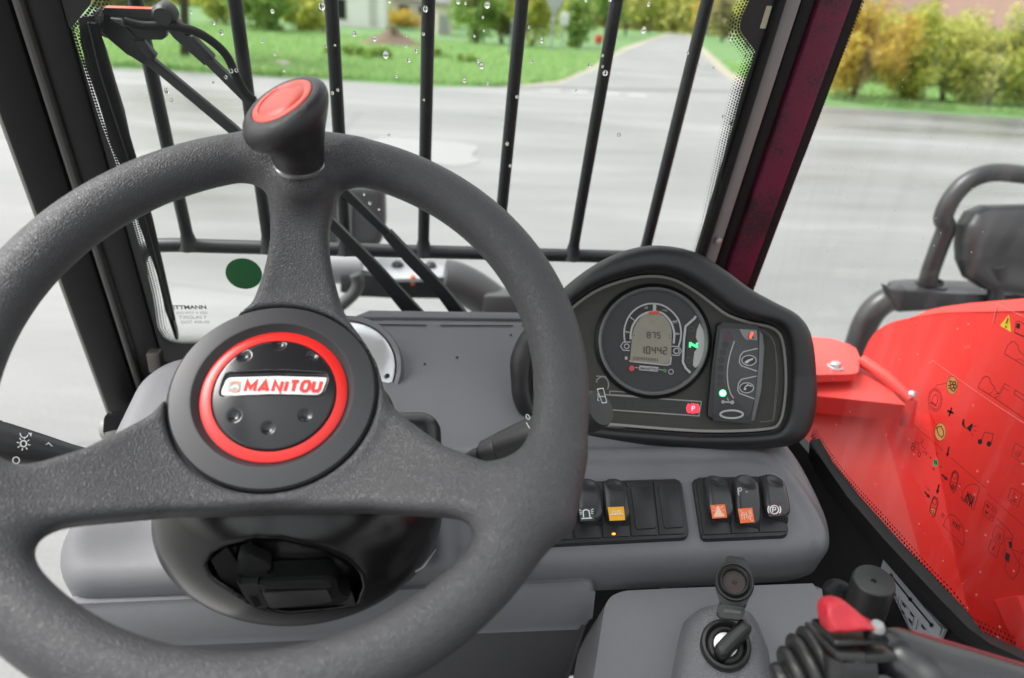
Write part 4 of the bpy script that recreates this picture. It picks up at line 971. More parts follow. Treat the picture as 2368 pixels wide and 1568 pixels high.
# warning lamp bar
ext = extr('lamp_bar', FPL, FPL.pxs(zz('J', (-150, 1160), (205, 1165), (1045, 1215), (1028, 1345), (-170, 1275))), .0, .0008, M('lamp_bar_black', (.012, .012, .012), .35), pod)
d = Draw(FPL.off(.0013)); d.stroke([(-120, 1130), (205, 1155), (1050, 1215), (1028, 1348), (200, 1290), (-170, 1262)], 11, 'J').stroke([(205, 1155), (205, 1118), (520, 1140)], 8, 'J').stroke([(205, 1150), (560, 1168)], 8, 'J')
d.stroke([(80, 980), (190, 985)], 10, 'J').stroke([(185, 1100), (195, 1060), (180, 1010), (140, 985), (90, 1010), (85, 1040)], 10, 'J', smooth=3).stroke([(-440, 1080), (-470, 1040), (-465, 930), (-440, 900)], 9, 'J', smooth=3).stroke([(-430, 1320), (-455, 1290), (-450, 1210), (-430, 1180)], 9, 'J', smooth=3); d.build('lamp_bar_outline', m_line, pod)
m_redlit = M('lamp_red_lit', (.7, .02, .03), .4, emit=(1, .03, .06), es=.9)
d = Draw(FPL.off(.0016)); d.circ((973, 1278), 34, 'J', 24).ring((973, 1278), 55, 12, 'J', 20, a0=R(130), a1=R(230)).ring((973, 1278), 55, 12, 'J', 20, a0=R(-50), a1=R(50)).ring((973, 1278), 42, 10, 'J', 24); d.build('brake_lamp', m_redlit, pod)
d = Draw(FPL.off(.0021)); d.stroke([(966, 1300), (964, 1258)], 7, 'J').ring((977, 1268), 11, 6, 'J', 12); d.build('brake_symbol', M('lamp_pink', (.9, .4, .4), .4, emit=(1, .35, .35), es=.8), pod)
d = Draw(FPL.off(.0016))
for x, y in ((385, 1225), (550, 1260), (700, 1262), (820, 1252)): d.ring((x, y), 20, 5, 'J', 14).stroke([(x-8, y+6), (x, y-10), (x+8, y+6)], 4, 'J')
d.build('unlit_symbol', M('lamp_unlit', (.035, .035, .035), .5), pod)
# round gauge
gc = FPL.px(1508, 789); ga = thing('round_gauge', 'round gauge with a pale display and a green lit letter', 'gauge', FPL.hit(1508, 789))
gr = 122*FPL.sc(1508, 789)
GC = FPL.p3(*gc)
lathe('surround', [(gr*1.10, -.003), (gr*1.09, .004), (gr*1.02, .0065)], GC, PN, m_blk, ga, 64)
lathe('bezel', [(gr*1.02, .002), (gr*1.015, .0075), (gr*.985, .009), (gr*.955, .0065), (gr*.95, .003)], GC, PN, M('bezel_grey', (.3, .3, .3), .3, metal=.4), ga, 64)
lathe('dial', [(gr*.955, .0034), (0.0, .0034)], GC, PN, M('dial_black', (.022, .024, .028), .5), ga, 64)
GP = FPL.off(.0042); G2 = FPL.off(.0048); G3_ = FPL.off(.0054)
m_dl = M('dial_line', (.42, .42, .43), .5); m_lcd = M('lcd_brown', (.23, .215, .165), .25, vary=.18, vscale=60); m_seg = M('lcd_segment', (.06, .055, .045), .5)
lcd = [(392, 835), (412, 600), (425, 545), (450, 490), (500, 430), (560, 395), (640, 392), (710, 430), (760, 495), (778, 560), (776, 640), (770, 855), (740, 872), (420, 848)]
Draw(G2).poly(lcd, 'J').build('display', m_lcd, ga)
arc_o = [(345, 665), (338, 600), (345, 520), (385, 425), (455, 355), (540, 318), (620, 312), (700, 330), (780, 385), (840, 465), (862, 560), (858, 640), (840, 705)]
arc_i = [(398, 640), (400, 580), (420, 510), (470, 440), (540, 398), (620, 385), (690, 400), (750, 455), (785, 520), (800, 590), (795, 680)]
Draw(GP).poly([tuple(p) for p in catmull(arc_o, False, 3)]+[tuple(p) for p in catmull(arc_i, False, 3)][::-1], 'J').build('scale_band', M('scale_black', (.01, .01, .011), .5), ga)
d = Draw(G3_); d.stroke(arc_o, 14, 'J', smooth=4).stroke(arc_i, 18, 'J', smooth=4).stroke([(620, 312), (616, 405)], 30, 'J')
for a, b in (((340, 565), (398, 580)), ((385, 430), (440, 470)), ((770, 480), (830, 470)), ((790, 590), (850, 590))): d.stroke([a, b], 7, 'J')
d.stroke([(385, 835), (395, 845), (735, 880), (765, 868), (772, 800)], 10, 'J').stroke([(398, 665), (330, 668), (305, 705), (330, 742), (390, 745)], 8, 'J').stroke([(775, 705), (840, 708), (868, 745), (842, 790), (775, 785)], 8, 'J')
d.stroke([(1000, 425), (985, 450), (905, 520), (890, 640), (880, 850), (905, 905), (950, 950)], 20, 'J').ring((362, 705), 22, 8, 'J', 14).ring((820, 748), 25, 9, 'J', 14).poly([(345, 800), (368, 800), (368, 828), (345, 828)], 'J')
d.poly([(480, 882), (655, 897), (648, 940), (475, 925)], 'J').ring((770, 940), 22, 7, 'J', 12).stroke([(440, 900), (475, 905)], 6, 'J').stroke([(655, 918), (700, 925)], 6, 'J'); d.build('dial_print', m_dl, ga)
text('dial_text', 'MANITOU', FPL.off(.0058), (488, 918), (644, 930), M('dial_text_dark', (.05, .05, .05), .5), ga, 'J', 1.0, bold=.02)
for s_, a, b in (('1500', (690, 378), (735, 385)), ('20', (790, 492), (825, 494)), ('10', (530, 362), (556, 358)), ('8', (400, 455), (412, 455)), ('5', (357, 585), (368, 585)), ('25', (808, 598), (840, 600))):
    text('scale_number', s_, FPL.off(.0058), a, b, m_dl, ga, 'J', .9)
Draw(FPL.off(.006)).stroke([(565, 398), (660, 392)], 26, 'J').build('red_zone', M('dial_red', (.6, .06, .03), .5), ga)
d = Draw(FPL.off(.0058)); d.circ((408, 908), 26, 'J', 18); d.build('alarm_lamp', M('alarm_red', (.55, .04, .03), .4), ga); Draw(FPL.off(.0058)).circ((715, 930), 17, 'J', 14).build('lamp_green', M('lamp_green_off', (.05, .2, .08), .4), ga)
# window with the lit N
Draw(G2).poly([(995, 470), (1012, 440), (1035, 490), (1008, 560), (1000, 620), (1025, 690), (985, 760), (970, 880), (990, 905), (965, 935), (905, 870), (920, 530)], 'J').build('gear_window', M('gear_window_black', (.008, .008, .008), .3), ga)
Draw(G2).poly([(1035, 490), (1070, 560), (1085, 680), (1075, 790), (1040, 870), (995, 905), (972, 880), (985, 760), (1028, 700), (1000, 620), (1008, 560)], 'J').build('gear_panel', M('gear_panel_grey', (.4, .4, .4), .5), ga)
d = Draw(G3_); d.stroke([(945, 714), (948, 668)], 18, 'J').stroke([(1008, 720), (1011, 674)], 18, 'J').stroke([(948, 678), (1008, 710)], 20, 'J'); d.build('gear_letter', M('letter_green', (.05, .8, .2), .4, emit=(.05, .85, .2), es=1.0), ga)
d = Draw(G3_); d.ring((935, 832), 26, 6, 'J', 16).ring((958, 545), 22, 5, 'J', 14); d.build('gear_symbol', M('gear_symbol_dim', (.06, .06, .06), .5), ga)
SEG = {'0': 'abcdef', '1': 'bc', '2': 'abged', '3': 'abgcd', '4': 'fgbc', '5': 'afgcd', '6': 'afgedc', '7': 'abc', '8': 'abcdefg', '9': 'abcdfg'}
def seven(dr, s_, p0, cw, ch, gap, w, k, slope=0.03):
    for i, c in enumerate(s_):
        x = p0[0]+i*(cw+gap); y = p0[1]+i*(cw+gap)*slope; X, Y = x+cw, y+ch
        S = {'a': ((x, y), (X, y)), 'b': ((X, y), (X, y+ch/2)), 'c': ((X, y+ch/2), (X, Y)), 'd': ((x, Y), (X, Y)), 'e': ((x, y+ch/2), (x, Y)), 'f': ((x, y), (x, y+ch/2)), 'g': ((x, y+ch/2), (X, y+ch/2))}
        for q in SEG[c]: dr.stroke(list(S[q]), w, k)
d = Draw(G3_); seven(d, '875', (552, 575), 26, 52, 20, 9, 'J'); seven(d, '10442', (492, 708), 30, 62, 22, 11, 'J'); d.build('display_digits', m_seg, ga)
d = Draw(G3_)
for i in range(12): d.stroke([(425+i*20, 800+i*1.5), (425+i*20, 828+i*1.5)], 9, 'J')
d.stroke([(420, 605), (440, 605)], 9, 'J').stroke([(748, 605), (765, 605)], 7, 'J').stroke([(748, 630), (765, 632)], 7, 'J'); d.build('display_bars', M('lcd_bar_dim', (.09, .085, .07), .5), ga)
Draw(FPL.off(.006)).stroke([(400, 838), (425, 842)], 12, 'J').build('fuel_mark', M('fuel_red', (.5, .15, .1), .5), ga)

# load indicator module
mo = thing('load_indicator', 'tall black indicator module with a lit green lamp in its lamp column', 'indicator', FPL.hit(1700, 860))
mp_ = zz('J', (1205, 480), (1560, 505), (1605, 520), (1630, 620), (1632, 800), (1600, 1130), (1545, 1395), (1500, 1418), (1130, 1385), (1110, 1330), (1150, 900))
m_mod = M('module_black', (.016, .016, .018), .4); m_modf = M('module_face', (.045, .047, .052), .45)
MP = FPL.off(.012)
extr('housing', MP, roundpoly(MP.pxs(mp_), .004), -.014, .0, m_mod, mo, .003, 3)
fa = zz('J', (1225, 535), (1560, 555), (1575, 640), (1572, 860), (1540, 1180), (1490, 1370), (1160, 1350), (1180, 900)); extr('face', MP, roundpoly(MP.pxs(fa), .004), -.001, .0008, m_modf, mo, .0006)
extr('side_cheek', MP, MP.pxs(zz('J', (1580, 560), (1612, 600), (1630, 720), (1600, 1100), (1540, 1390), (1500, 1400), (1545, 1180), (1578, 850))), -.001, .0014, M('module_cheek', (.12, .122, .13), .4), mo, .0006)
MF = MP.off(.0014)
for i, (x, y) in enumerate(((1275, 688), (1250, 758), (1235, 832), (1228, 908), (1227, 985), (1232, 1060))):
    Draw(MF).circ((x, y), 30, 'J', 18).build('lamp_unlit', M('module_lamp_off', (.02, .018, .017), .35), mo)
Draw(MF).circ((1248, 1138), 33, 'J', 20).build('lamp_green_rim', M('green_lit_rim', (.05, .8, .2), .4, emit=(.03, .9, .2), es=1.2), mo)
Draw(MF.off(.0004)).circ((1248, 1138), 24, 'J', 20).build('lamp_green', M('green_lit', (.8, 1, .85), .4, emit=(.75, 1, .8), es=1.6), mo)
d = Draw(MF); d.stroke([(1355, 655), (1310, 800), (1290, 930), (1295, 1050), (1320, 1140), (1350, 1185)], 9, 'J', smooth=4)
d.stroke([(1570, 725), (1440, 755), (1410, 790), (1400, 850), (1420, 885), (1565, 935)], 9, 'J').stroke([(1560, 980), (1420, 1010), (1392, 1050), (1385, 1110), (1405, 1140), (1540, 1190)], 9, 'J')
d.ring((1490, 835), 66, 8, 'J', 28, ry=46).ring((1468, 1088), 64, 8, 'J', 28, ry=46).ring((1330, 1332), 105, 16, 'J', 36, ry=36); d.stroke([(1240, 1218), (1350, 1222)], 12, 'J').circ((1250, 1218), 16, 'J', 12).circ((1335, 1222), 18, 'J', 12).stroke([(1290, 1180), (1300, 1210)], 8, 'J'); d.build('module_print', m_dl, mo)
for (x, y) in ((1490, 835), (1468, 1088)): Draw(MF).circ((x, y), 58, 'J', 24, ry=39).build('module_key', M('module_key_black', (.012, .012, .012), .4), mo)
d = Draw(MF.off(.0005)); d.poly([(1448, 850), (1480, 828), (1530, 812), (1525, 830), (1495, 842), (1478, 862), (1455, 862)], 'J').build('key_symbol', M('key_symbol', (.5, .5, .5), .5), mo); d = Draw(MF.off(.0005)); d.poly([(1440, 1105), (1445, 1088), (1465, 1092), (1460, 1112)], 'J').stroke([(1450, 1085), (1478, 1060), (1515, 1075)], 10, 'J'); d.build('key_symbol', M('key_symbol', (.5, .5, .5), .5), mo)
Draw(MF).circ((1330, 1332), 88, 'J', 30, ry=26).build('reset_key', M('module_key_black', (.012, .012, .012), .4), mo)
Draw(MF).poly([(1400, 545), (1562, 556), (1565, 650), (1460, 645), (1425, 600)], 'J').build('alarm_panel', M('alarm_panel_grey', (.2, .2, .21), .45), mo)
Draw(MF.off(.0004)).poly([(1475, 628), (1505, 570), (1540, 632)], 'J').build('alarm_triangle', M('alarm_triangle_dark', (.015, .01, .01), .4), mo)
Draw(MF.off(.0008)).stroke([(1500, 628), (1520, 575)], 24, 'J').build('alarm_lamp', M('alarm_red_lit', (.9, .05, .03), .4, emit=(1, .06, .03), es=1.2), mo)
d = Draw(MF); d.stroke([(1262, 632), (1300, 570), (1338, 638)], 9, 'J', closed=True); d.build('alarm_outline', M('alarm_outline', (.12, .015, .035), .5), mo)
# ================================================================== STEERING WHEEL AND COLUMN
WT = R(36.3)
WC = np.array([-.083, .4101, HC-.2188]); WN = np.array([0, -math.sin(WT), math.cos(WT)])
WP = Pl(WC, WN, (1, 0, 0))                      # ey towards the top of the rim
m_wheel = M('wheel_leather', (.052, .052, .056), .44, bump=('leather', 600, .00024), vary=.08, vscale=120)
m_hub = M('hub_satin_black', (.04, .04, .044), .38); m_gloss = M('hub_gloss_black', (.016, .016, .018), .2)
m_red = M('ring_red', (.72, .022, .018), .3)
sw_ = thing('steering_wheel', 'dark grey three spoke steering wheel with a red ringed hub', 'steering wheel', WC-WN*.06)
SPK = [(-.03, .06), (.03, .05), (.048, .028), (.066, .0), (.086, -.022), (.11, -.046), (.135, -.062), (.16, -.068), (.187, -.064), (.182, -.104), (.135, -.100), (.10, -.093), (.06, -.085), (0, -.081), (-.03, -.081)]
X0 = -.004
def wheel_fn(x, y, z):
    r = np.sqrt(x*x+y*y)
    rim = np.sqrt((r-.1845)**2+(z*1.06)**2)-.0188
    t = np.clip((r-.055)/(.178-.055), 0, 1); t = t*t*(3-2*t); zc = -.044*(1-t)-.002
    xs = np.abs(x-X0)
    low = poly_sd(SPK, xs, y)
    w = .0215+.031*np.clip((.118-y)/.095, 0, 1)**1.5+.006*np.clip((y-.13)/.04, 0, 1)**2
    top = np.maximum(np.maximum(np.abs(x-.0)-w, y-.176), -y)
    s2 = smin(low, top, .022)+.009
    th = .0145-.003*t-.008
    zz_ = np.abs(z-zc)-th
    spk = np.sqrt(np.maximum(s2, 0)**2+np.maximum(zz_, 0)**2)+np.minimum(np.maximum(s2, zz_), 0)-.0085
    hub = np.maximum(np.sqrt((x+.008)**2+(y+.003)**2)-.069, np.maximum(z+.034, -z-.085))
    d = smin(rim, spk, .028)
    d = smin(d, capsule(x, y, z, (.003, .148, -.012), (.003, .1485, .0085), .0195, .0175), .012)
    d = smin(d, hub, .012)
    return smax(d, -np.maximum(np.sqrt((x+.0085)**2+(y+.003)**2)-.0695, -.0375-z), .003)
sdf('rim_and_spokes', wheel_fn, (-.208, -.208, -.088), (.208, .208, .024), .0023, WP, m_wheel, sw_, it=3)
HCN = WP.p3(-.0085, -.003, 0)
hubc = lathe('hub_cover', [(.0672, -.036), (.0678, -.0305), (.0665, -.0282), (.0545, -.0268), (.0530, -.0268), (.0522, -.0275), (.0500, -.0315), (.0487, -.0325), (.040, -.0325), (.0395, -.034)], HCN, WN, m_hub, sw_, 96, 30)
lathe('hub_seam', [(.0705, -.037), (.0700, -.0338), (.0677, -.0338)], HCN, WN, m_blk, sw_, 80)
lathe('hub_ring', [(.0484, -.0326), (.0484, -.0316), (.0478, -.0311), (.0412, -.0311), (.0408, -.0318), (.0408, -.0326)], HCN, WN, m_red, sw_, 96)
HPL = Pl(HCN-WN*.0300, WN, (1, 0, 0))
dimp = [HPL.px(*q) for q in zz('Q', (1465, 65), (1128, 175), (1775, 175), (1035, 755), (1358, 875), (1715, 748))]
slot = roundpoly([HPL.px(*q) for q in zz('Q', (965, 350), (1000, 345), (1450, 332), (1900, 345), (1925, 400), (1880, 530), (1835, 556), (1400, 552), (940, 562), (905, 540), (930, 430))], .002, 3)
def dome_fn(x, y, z):
    r = np.sqrt(x*x+y*y); d = smax(r-.0403, z-(.0042-r*r*2.1-.0006), .0012); d = np.maximum(d, -z-.006)
    for p in dimp: d = smax(d, -(np.sqrt((x-p[0])**2+(y-p[1])**2+(z-(.0036-(p[0]**2+p[1]**2)*2.1)-.0046)**2)-.0064), .0007)
    return smax(d, -np.maximum(poly_sd(slot, x, y), -(z+.0002)), .0008)
sdf('hub_dome', dome_fn, (-.0415, -.0415, -.006), (.0415, .0415, .006), .00075, HPL, m_gloss, sw_)
bp_ = HPL.off(.0002)
bpts = roundpoly([bp_.px(*q) for q in zz('Q', (985, 385), (1450, 372), (1915, 382), (1910, 410), (1868, 520), (1835, 548), (1400, 545), (935, 556), (912, 540), (918, 510), (955, 415))], .0016, 3)
bg_ = extr('badge', bp_, bpts, -.001, .0007, M('badge_white', (.82, .8, .8), .25), sw_, .0004)
BT = HPL.off(.0012)
LET = {'M': [[(0, 0), (0, 1), (.5, .3), (1, 1), (1, 0)]], 'A': [[(0, 0), (.5, 1), (1, 0)], [(.2, .28), (.8, .28)]], 'N': [[(0, 0), (0, 1), (1, 0), (1, 1)]], 'I': [[(.5, 0), (.5, 1)]],
       'T': [[(0, 1), (1, 1)], [(.5, 0), (.5, 1)]], 'O': [[(.25, 0), (.75, 0), (1, .22), (1, .78), (.75, 1), (.25, 1), (0, .78), (0, .22), (.25, 0)]], 'U': [[(0, 1), (0, .22), (.22, 0), (.78, 0), (1, .22), (1, 1)]]}
for ch, x0_, x1_ in (('M', 1136, 1222), ('A', 1262, 1350), ('N', 1398, 1468), ('I', 1500, 1530), ('T', 1555, 1625), ('O', 1664, 1732), ('U', 1772, 1838)):
    for j_, st_ in enumerate(LET[ch]):
        Draw(BT.off(.0001*j_)).stroke([(x0_+lx*(x1_-x0_)+ly*24, 509-ly*92) for lx, ly in st_], 34, 'Q').build('badge_letter', M('badge_red', (.7, .05, .04), .3), sw_)
d = Draw(BT.off(-.0002)); d.poly([(985, 415), (1112, 410), (1092, 520), (968, 524)], 'Q'); d.build('emblem_ground', M('emblem_grey', (.42, .44, .46), .4), sw_)
d = Draw(BT.off(.0002)); d.ring((1042, 468), 44, 18, 'Q', 24, ry=46, a0=R(-160), a1=R(-10)); d.ring((1040, 468), 44, 18, 'Q', 20, ry=46, a0=R(30), a1=R(150)); d.build('emblem_arc', M('emblem_orange', (.75, .3, .12), .4), sw_)
d = Draw(BT.off(.0003)); d.poly([(995, 480), (1025, 450), (1062, 450), (1085, 478), (1068, 488), (1042, 470), (1018, 490)], 'Q'); d.build('emblem_shape', M('emblem_pale', (.66, .67, .68), .4), sw_)
# spinner knob
kb = thing('spinner_knob', 'black spinner knob with a red oval cap on the top spoke', 'knob', WP.p3(.003, .15, .012))
kd = unit(ray(668, 300)); KA = unit(-.60*kd+.80*(-.12*CR+.99*CU)); KB = unit(-.62*unit(ray(652, 235))+.78*(-.56*CR+.83*CU))
kbase = WP.p3(.003, .149, .020)
lathe('collar', [(.0165, 0.0), (.0175, .001), (.0175, .003), (.0160, .004)], kbase+KA*.003, KA, M('collar_steel', (.3, .3, .3), .3, metal=.8), kb, 40)
def loft(name, prof, mat, s0, s1, n=64):
    """rings along the knob's axis whose planes tilt over towards the slanted cap"""
    vs, fs = [], []; o = kbase+KA*.005
    for r, s in prof:
        t = sst(s0, s1, np.array(s)); a = unit(KA*(1-t)+KB*t); c = o+KA*min(s, s0)+(unit(KA+KB*.55)*(s-s0) if s > s0 else 0)
        ex = unit(np.array([1., 0, 0])-a*a[0]); ey = np.cross(a, ex)
        for k in range(n):
            q = 2*math.pi*k/n; vs.append(c+(ex*math.cos(q)+ey*math.sin(q))*max(r, 1e-5))
    for i in range(len(prof)-1):
        for k in range(n): fs.append((i*n+k, i*n+(k+1) % n, (i+1)*n+(k+1) % n, (i+1)*n+k))
    o_ = mesh(name, vs, fs, mat, kb, True); sharp(o_.data, 60); return o_
prof = [(.0150, .0), (.0170, .002), (.0180, .006), (.0190, .012), (.0208, .018), (.0240, .0240), (.0285, .0300), (.0318, .0355), (.0326, .0405), (.0314, .0450), (.0284, .0480), (.0250, .0490), (.0232, .0492), (.0228, .0484), (.0, .0484)]
pr_ = [tuple(p) for p in catmull([np.array(p) for p in prof[:12]], False, 4)]+prof[12:]
loft('body', pr_, M('knob_grain_black', (.014, .014, .016), .33, bump=('leather', 800, .00012)), .008, .036)
loft('cap', [(r_k, s_k-.0078) for r_k, s_k in [(.0226, .0562), (.0224, .0572), (.0216, .0576), (.0180, .0578), (.0175, .0571), (.0169, .0571), (.0163, .0577), (.008, .0581), (0, .0582)]], M('cap_coral', (.72, .09, .06), .35), .008, .036)

# ---------------------------------------------------------------- column
co = thing('steering_column', 'glossy black steering column shroud with an open connector recess', 'steering column', at_y(705, 1250, .50))
m_shroud = M('shroud_gloss_black', (.007, .0065, .007), .25, vary=.15, vscale=60)
cd = ray(705, 1190); cp = at_y(705, 1190, .455); CPL = Pl(cp, unit(-unit(cd)), (1, 0, 0))
rec = [CPL.off(.05).px(*q) for q in zz('N', (390, 560), (450, 470), (560, 410), (800, 355), (1000, 360), (1300, 430), (1500, 530), (1610, 640), (1640, 740), (1600, 900), (1060, 950), (900, 930), (800, 900), (480, 690), (420, 640))]
Rx = 318*CPL.sc(705, 1190); Ry = 238*CPL.sc(705, 1190)
def shroud_fn(x, y, z):
    k = np.sqrt((x/Rx)**2+(y/Ry)**2+(z/.085)**2); d = (k-1)*np.minimum(Rx, .075)*.9
    d = np.where(y > 0, np.sqrt((x/Rx)**2+(z/.085)**2)*.075-.075, d) if False else d
    top = rbox(x, y, z, (.0, .06, -.02), (.07, .05, .05), .03); d = smin(d, top, .02)
    cut = np.maximum(np.maximum(poly_sd(rec, x, y), (.80-k)*.075), -z); return smax(d, -cut, .003)
sdf('shroud', shroud_fn, (-.125, -.1, -.095), (.125, .13, .095), .0021, CPL, m_shroud, co, it=2)
# recess: dark back, plug and plates
RF = Pl(CPL.p3(0, -.046, .052), unit(CPL.n*.84-CPL.ey*.54), CPL.ex)
m_conn = M('connector_black', (.012, .012, .012), .22); m_conn2 = M('connector_dull', (.03, .03, .03), .4)
extr('recess_void', RF.off(.0), RF.pxs(zz('N', (400, 540), (530, 430), (620, 560), (700, 740), (900, 800), (910, 915), (1040, 960), (960, 980), (880, 920), (700, 830), (480, 690))), -.002, .0004, m_hole, co)
extr('plug_body', RF, roundpoly(RF.pxs(zz('N', (810, 590), (905, 545), (1370, 530), (1430, 570), (1450, 680), (1560, 710), (1420, 770), (905, 795), (830, 680))), .003), .0, .018, m_conn, co, .003)
extr('plug_face', RF, roundpoly(RF.pxs(zz('N', (835, 655), (1350, 632), (1400, 735), (900, 785))), .002), .017, .0195, m_conn2, co, .001)
extr('plug_ridge', RF, roundpoly(RF.pxs(zz('N', (815, 578), (1340, 560), (1390, 590), (1380, 608), (830, 610))), .001), .017, .0215, M('connector_shine', (.02, .02, .02), .12), co, .0012)
extr('plug_latch', RF, roundpoly(RF.pxs(zz('N', (630, 560), (660, 600), (690, 600), (800, 590), (900, 780), (800, 795), (740, 750), (690, 690))), .001), .002, .018, m_conn2, co, .0015)
extr('latch_window', RF, RF.pxs(zz('N', (735, 690), (790, 690), (830, 765), (785, 778))), .0182, .0188, m_conn, co)
extr('wire_block', RF, roundpoly(RF.pxs(zz('N', (640, 410), (720, 395), (900, 480), (905, 545), (810, 590), (660, 590), (625, 540))), .003), .0, .012, m_hole, co, .002)
extr('lower_plate', RF, roundpoly(RF.pxs(zz('N', (1060, 820), (1560, 790), (1590, 890), (1060, 935))), .001), -.001, .003, m_conn2, co, .001)
extr('lower_tab', RF, roundpoly(RF.pxs(zz('N', (905, 800), (1055, 800), (1055, 940), (950, 950), (905, 910))), .001), -.001, .004, m_conn, co, .001)
# glints of bare metal at the seam of the shroud
tube('seam_clip', [CPL.off(.05).hit(*q) for q in zz('N', (2080, 635), (2150, 590), (2250, 450))], [.0008, .0016, .0005], M('clip_bright', (.3, .3, .3), .35, metal=.7), co, 8)
# upper cover shoulder right of the hub
up = Pl(at_d(930, 985, .575), WN, (1, 0, 0))
def upc(x, y, z): return rbox(x, y, z, (-.045, -.022, -.01), (.077, .032, .03), .018)
sdf('upper_cover', upc, (-.13, -.07, -.04), (.04, .05, .04), .0035, up, M('cover_satin_black', (.022, .022, .024), .3), co)
mesh('paint_chip', [WP.p3(*WP.off(-.05).px(*q), -.0475) for q in zz('N', (285, 160), (330, 140), (375, 138), (330, 162))], [(0, 1, 2, 3)], M('chip_ochre', (.4, .25, .12), .6), sw_)

# ---------------------------------------------------------------- stalks
m_stalk = M('stalk_black', (.022, .022, .024), .42, bump=('noise', 1200, .00008)); m_print = M('print_white', (.8, .8, .8), .5)
st = thing('wiper_stalk', 'black wiper stalk with white numerals right of the column', 'stalk', at_d(1115, 1052, .56))
A0, A1 = at_d(1098, 1066, .565), at_d(1372, 950, .525)
ax = unit(A1-A0); L = np.linalg.norm(A1-A0)
pf = [(.006, -.03), (.0095, .0), (.0098, .008), (.0105, .009), (.013, .012), (.0135, .024), (.0132, .0255), (.0142, .0265), (.0152, .05), (.0152, L-.028), (.0146, L-.022)]
lathe('arm', pf, A0, ax, m_stalk, st, 48, 25)
endn = unit(ax*.8-unit(ray(1385, 945))*.75); EC = A1+ax*.0
kk = [(.0146, L-.022), (.0148, L-.01), (.0148, L+.004)]
lathe('end_knob', [(.0142, -.03), (.0150, -.028), (.0156, -.008), (.0150, -.003), (.0135, .0), (0, .0005)], A1+ax*.006, unit(ax*.9-unit(ray(1385, 945))*.45), m_stalk, st, 48, 30)
ep = Pl(A1+ax*.006+unit(ax*.9-unit(ray(1385, 945))*.45)*.0009, unit(ax*.9-unit(ray(1385, 945))*.45), (1, 0, 0))
d = Draw(ep); d.stroke([(1715, 1118), (1755, 1112), (1778, 1205), (1748, 1210)], 5, 'E', closed=True).stroke([(1728, 1168), (1770, 1165)], 4, 'E').stroke([(1712, 1150), (1722, 1155), (1718, 1190), (1728, 1195)], 4, 'E'); d.build('wash_symbol', m_print, st)
mid = zz('E', (1270, 1365))[0]; sp = Pl(at_d(*mid, .5), -unit(ray(*mid)), (1, 0, 0))
mA = A0+ax*L*.52; sp = Pl(mA-unit(ray(*mid))*.0157, -unit(ray(*mid)), (1, 0, 0))
text('numeral', '0', sp, (1256, 1325), (1278, 1312), m_print, st, 'E', 1.0)
text('numeral', '1', sp.off(.0004), (1269, 1382), (1274, 1379), m_print, st, 'E', 1.2)
text('numeral', '2', sp.off(-.004), (1290, 1452), (1312, 1440), m_print, st, 'E', 1.0)
d = Draw(sp.off(.0003)); d.stroke([(1290, 1345), (1308, 1325), (1328, 1318), (1325, 1350), (1305, 1362)], 5, 'E', closed=True).stroke([(1300, 1340), (1312, 1365)], 4, 'E'); d.build('wiper_symbol', m_print, st)
st = thing('light_stalk', 'black ribbed light stalk with white lamp symbols left of the column', 'stalk', at_d(150, 1055, .55))
B0, B1 = at_d(190, 1060, .56), at_d(-60, 1012, .53); bx_ = unit(B1-B0); LB = np.linalg.norm(B1-B0)
lathe('arm', [(.008, -.01), (.0095, .01), (.0125, .03), (.0158, .055), (.0162, .061)], B0, bx_, m_stalk, st, 48)
gvf = []
prof = []
z = .0612
while z < LB+.012: prof += [(.0166, z), (.0166, z+.0009), (.0158, z+.0010), (.0158, z+.0016)]; z += .0018
lathe('ribbed_grip', prof, B0, bx_, m_stalk, st, 48, 20)
c = zz('D', (155, 1478))[0]; lp_ = Pl(B0+bx_*.045-unit(ray(*c))*.0152, -unit(ray(*c)), (1, 0, 0))
d = Draw(lp_); d.ring((155, 1478), 20, 8, 'D', 24)
for i in range(8):
    a = i*math.pi/4+.2; d.stroke([(155+30*math.cos(a), 1478+30*math.sin(a)), (155+46*math.cos(a), 1478+46*math.sin(a))], 6, 'D')
d.build('lamp_symbol', m_print, st)
d = Draw(lp_.off(-.002)); d.stroke([(320, 1472), (350, 1500), (332, 1500), (332, 1516), (308, 1516), (308, 1500), (290, 1497)], 5, 'D', closed=True).stroke([(290, 1530), (300, 1568), (318, 1540)], 5, 'D'); d.build('arrow_symbol', m_print, st)
d = Draw(lp_.off(-.002)); d.ring((160, 1412), 26, 6, 'D', 16, a0=R(20), a1=R(190)).poly([(185, 1405), (212, 1408), (205, 1432)], 'D'); d.build('beam_symbol', m_print, st)
Draw(lp_.off(-.002)).ring((106, 1588), 22, 6, 'D', 20).build('off_symbol', m_print, st)
# ================================================================== RIGHT CONSOLE, IGNITION, LEVERS
cs = thing('side_console', 'grey plastic side console below the switch panel', 'console', wpt(.25, .4, -.6))
CT = Pl(wpt(.25, .432, -.462), unit([0, -.42, .91]), (1, 0, 0))
ctp = [(1398, 1400), (1412, 1378), (1440, 1366), (1560, 1360), (1898, 1348), (1935, 1385), (1960, 1430), (2100, 1800), (1330, 1800), (1372, 1568)]
extr('top', CT, roundpoly(CT.pxs(ctp), .012, 4), -.12, .0, M('console_plastic', (.18, .18, .19), .5, bump=('noise', 1000, .0002), vary=.05, vscale=300), cs, .010, 4)
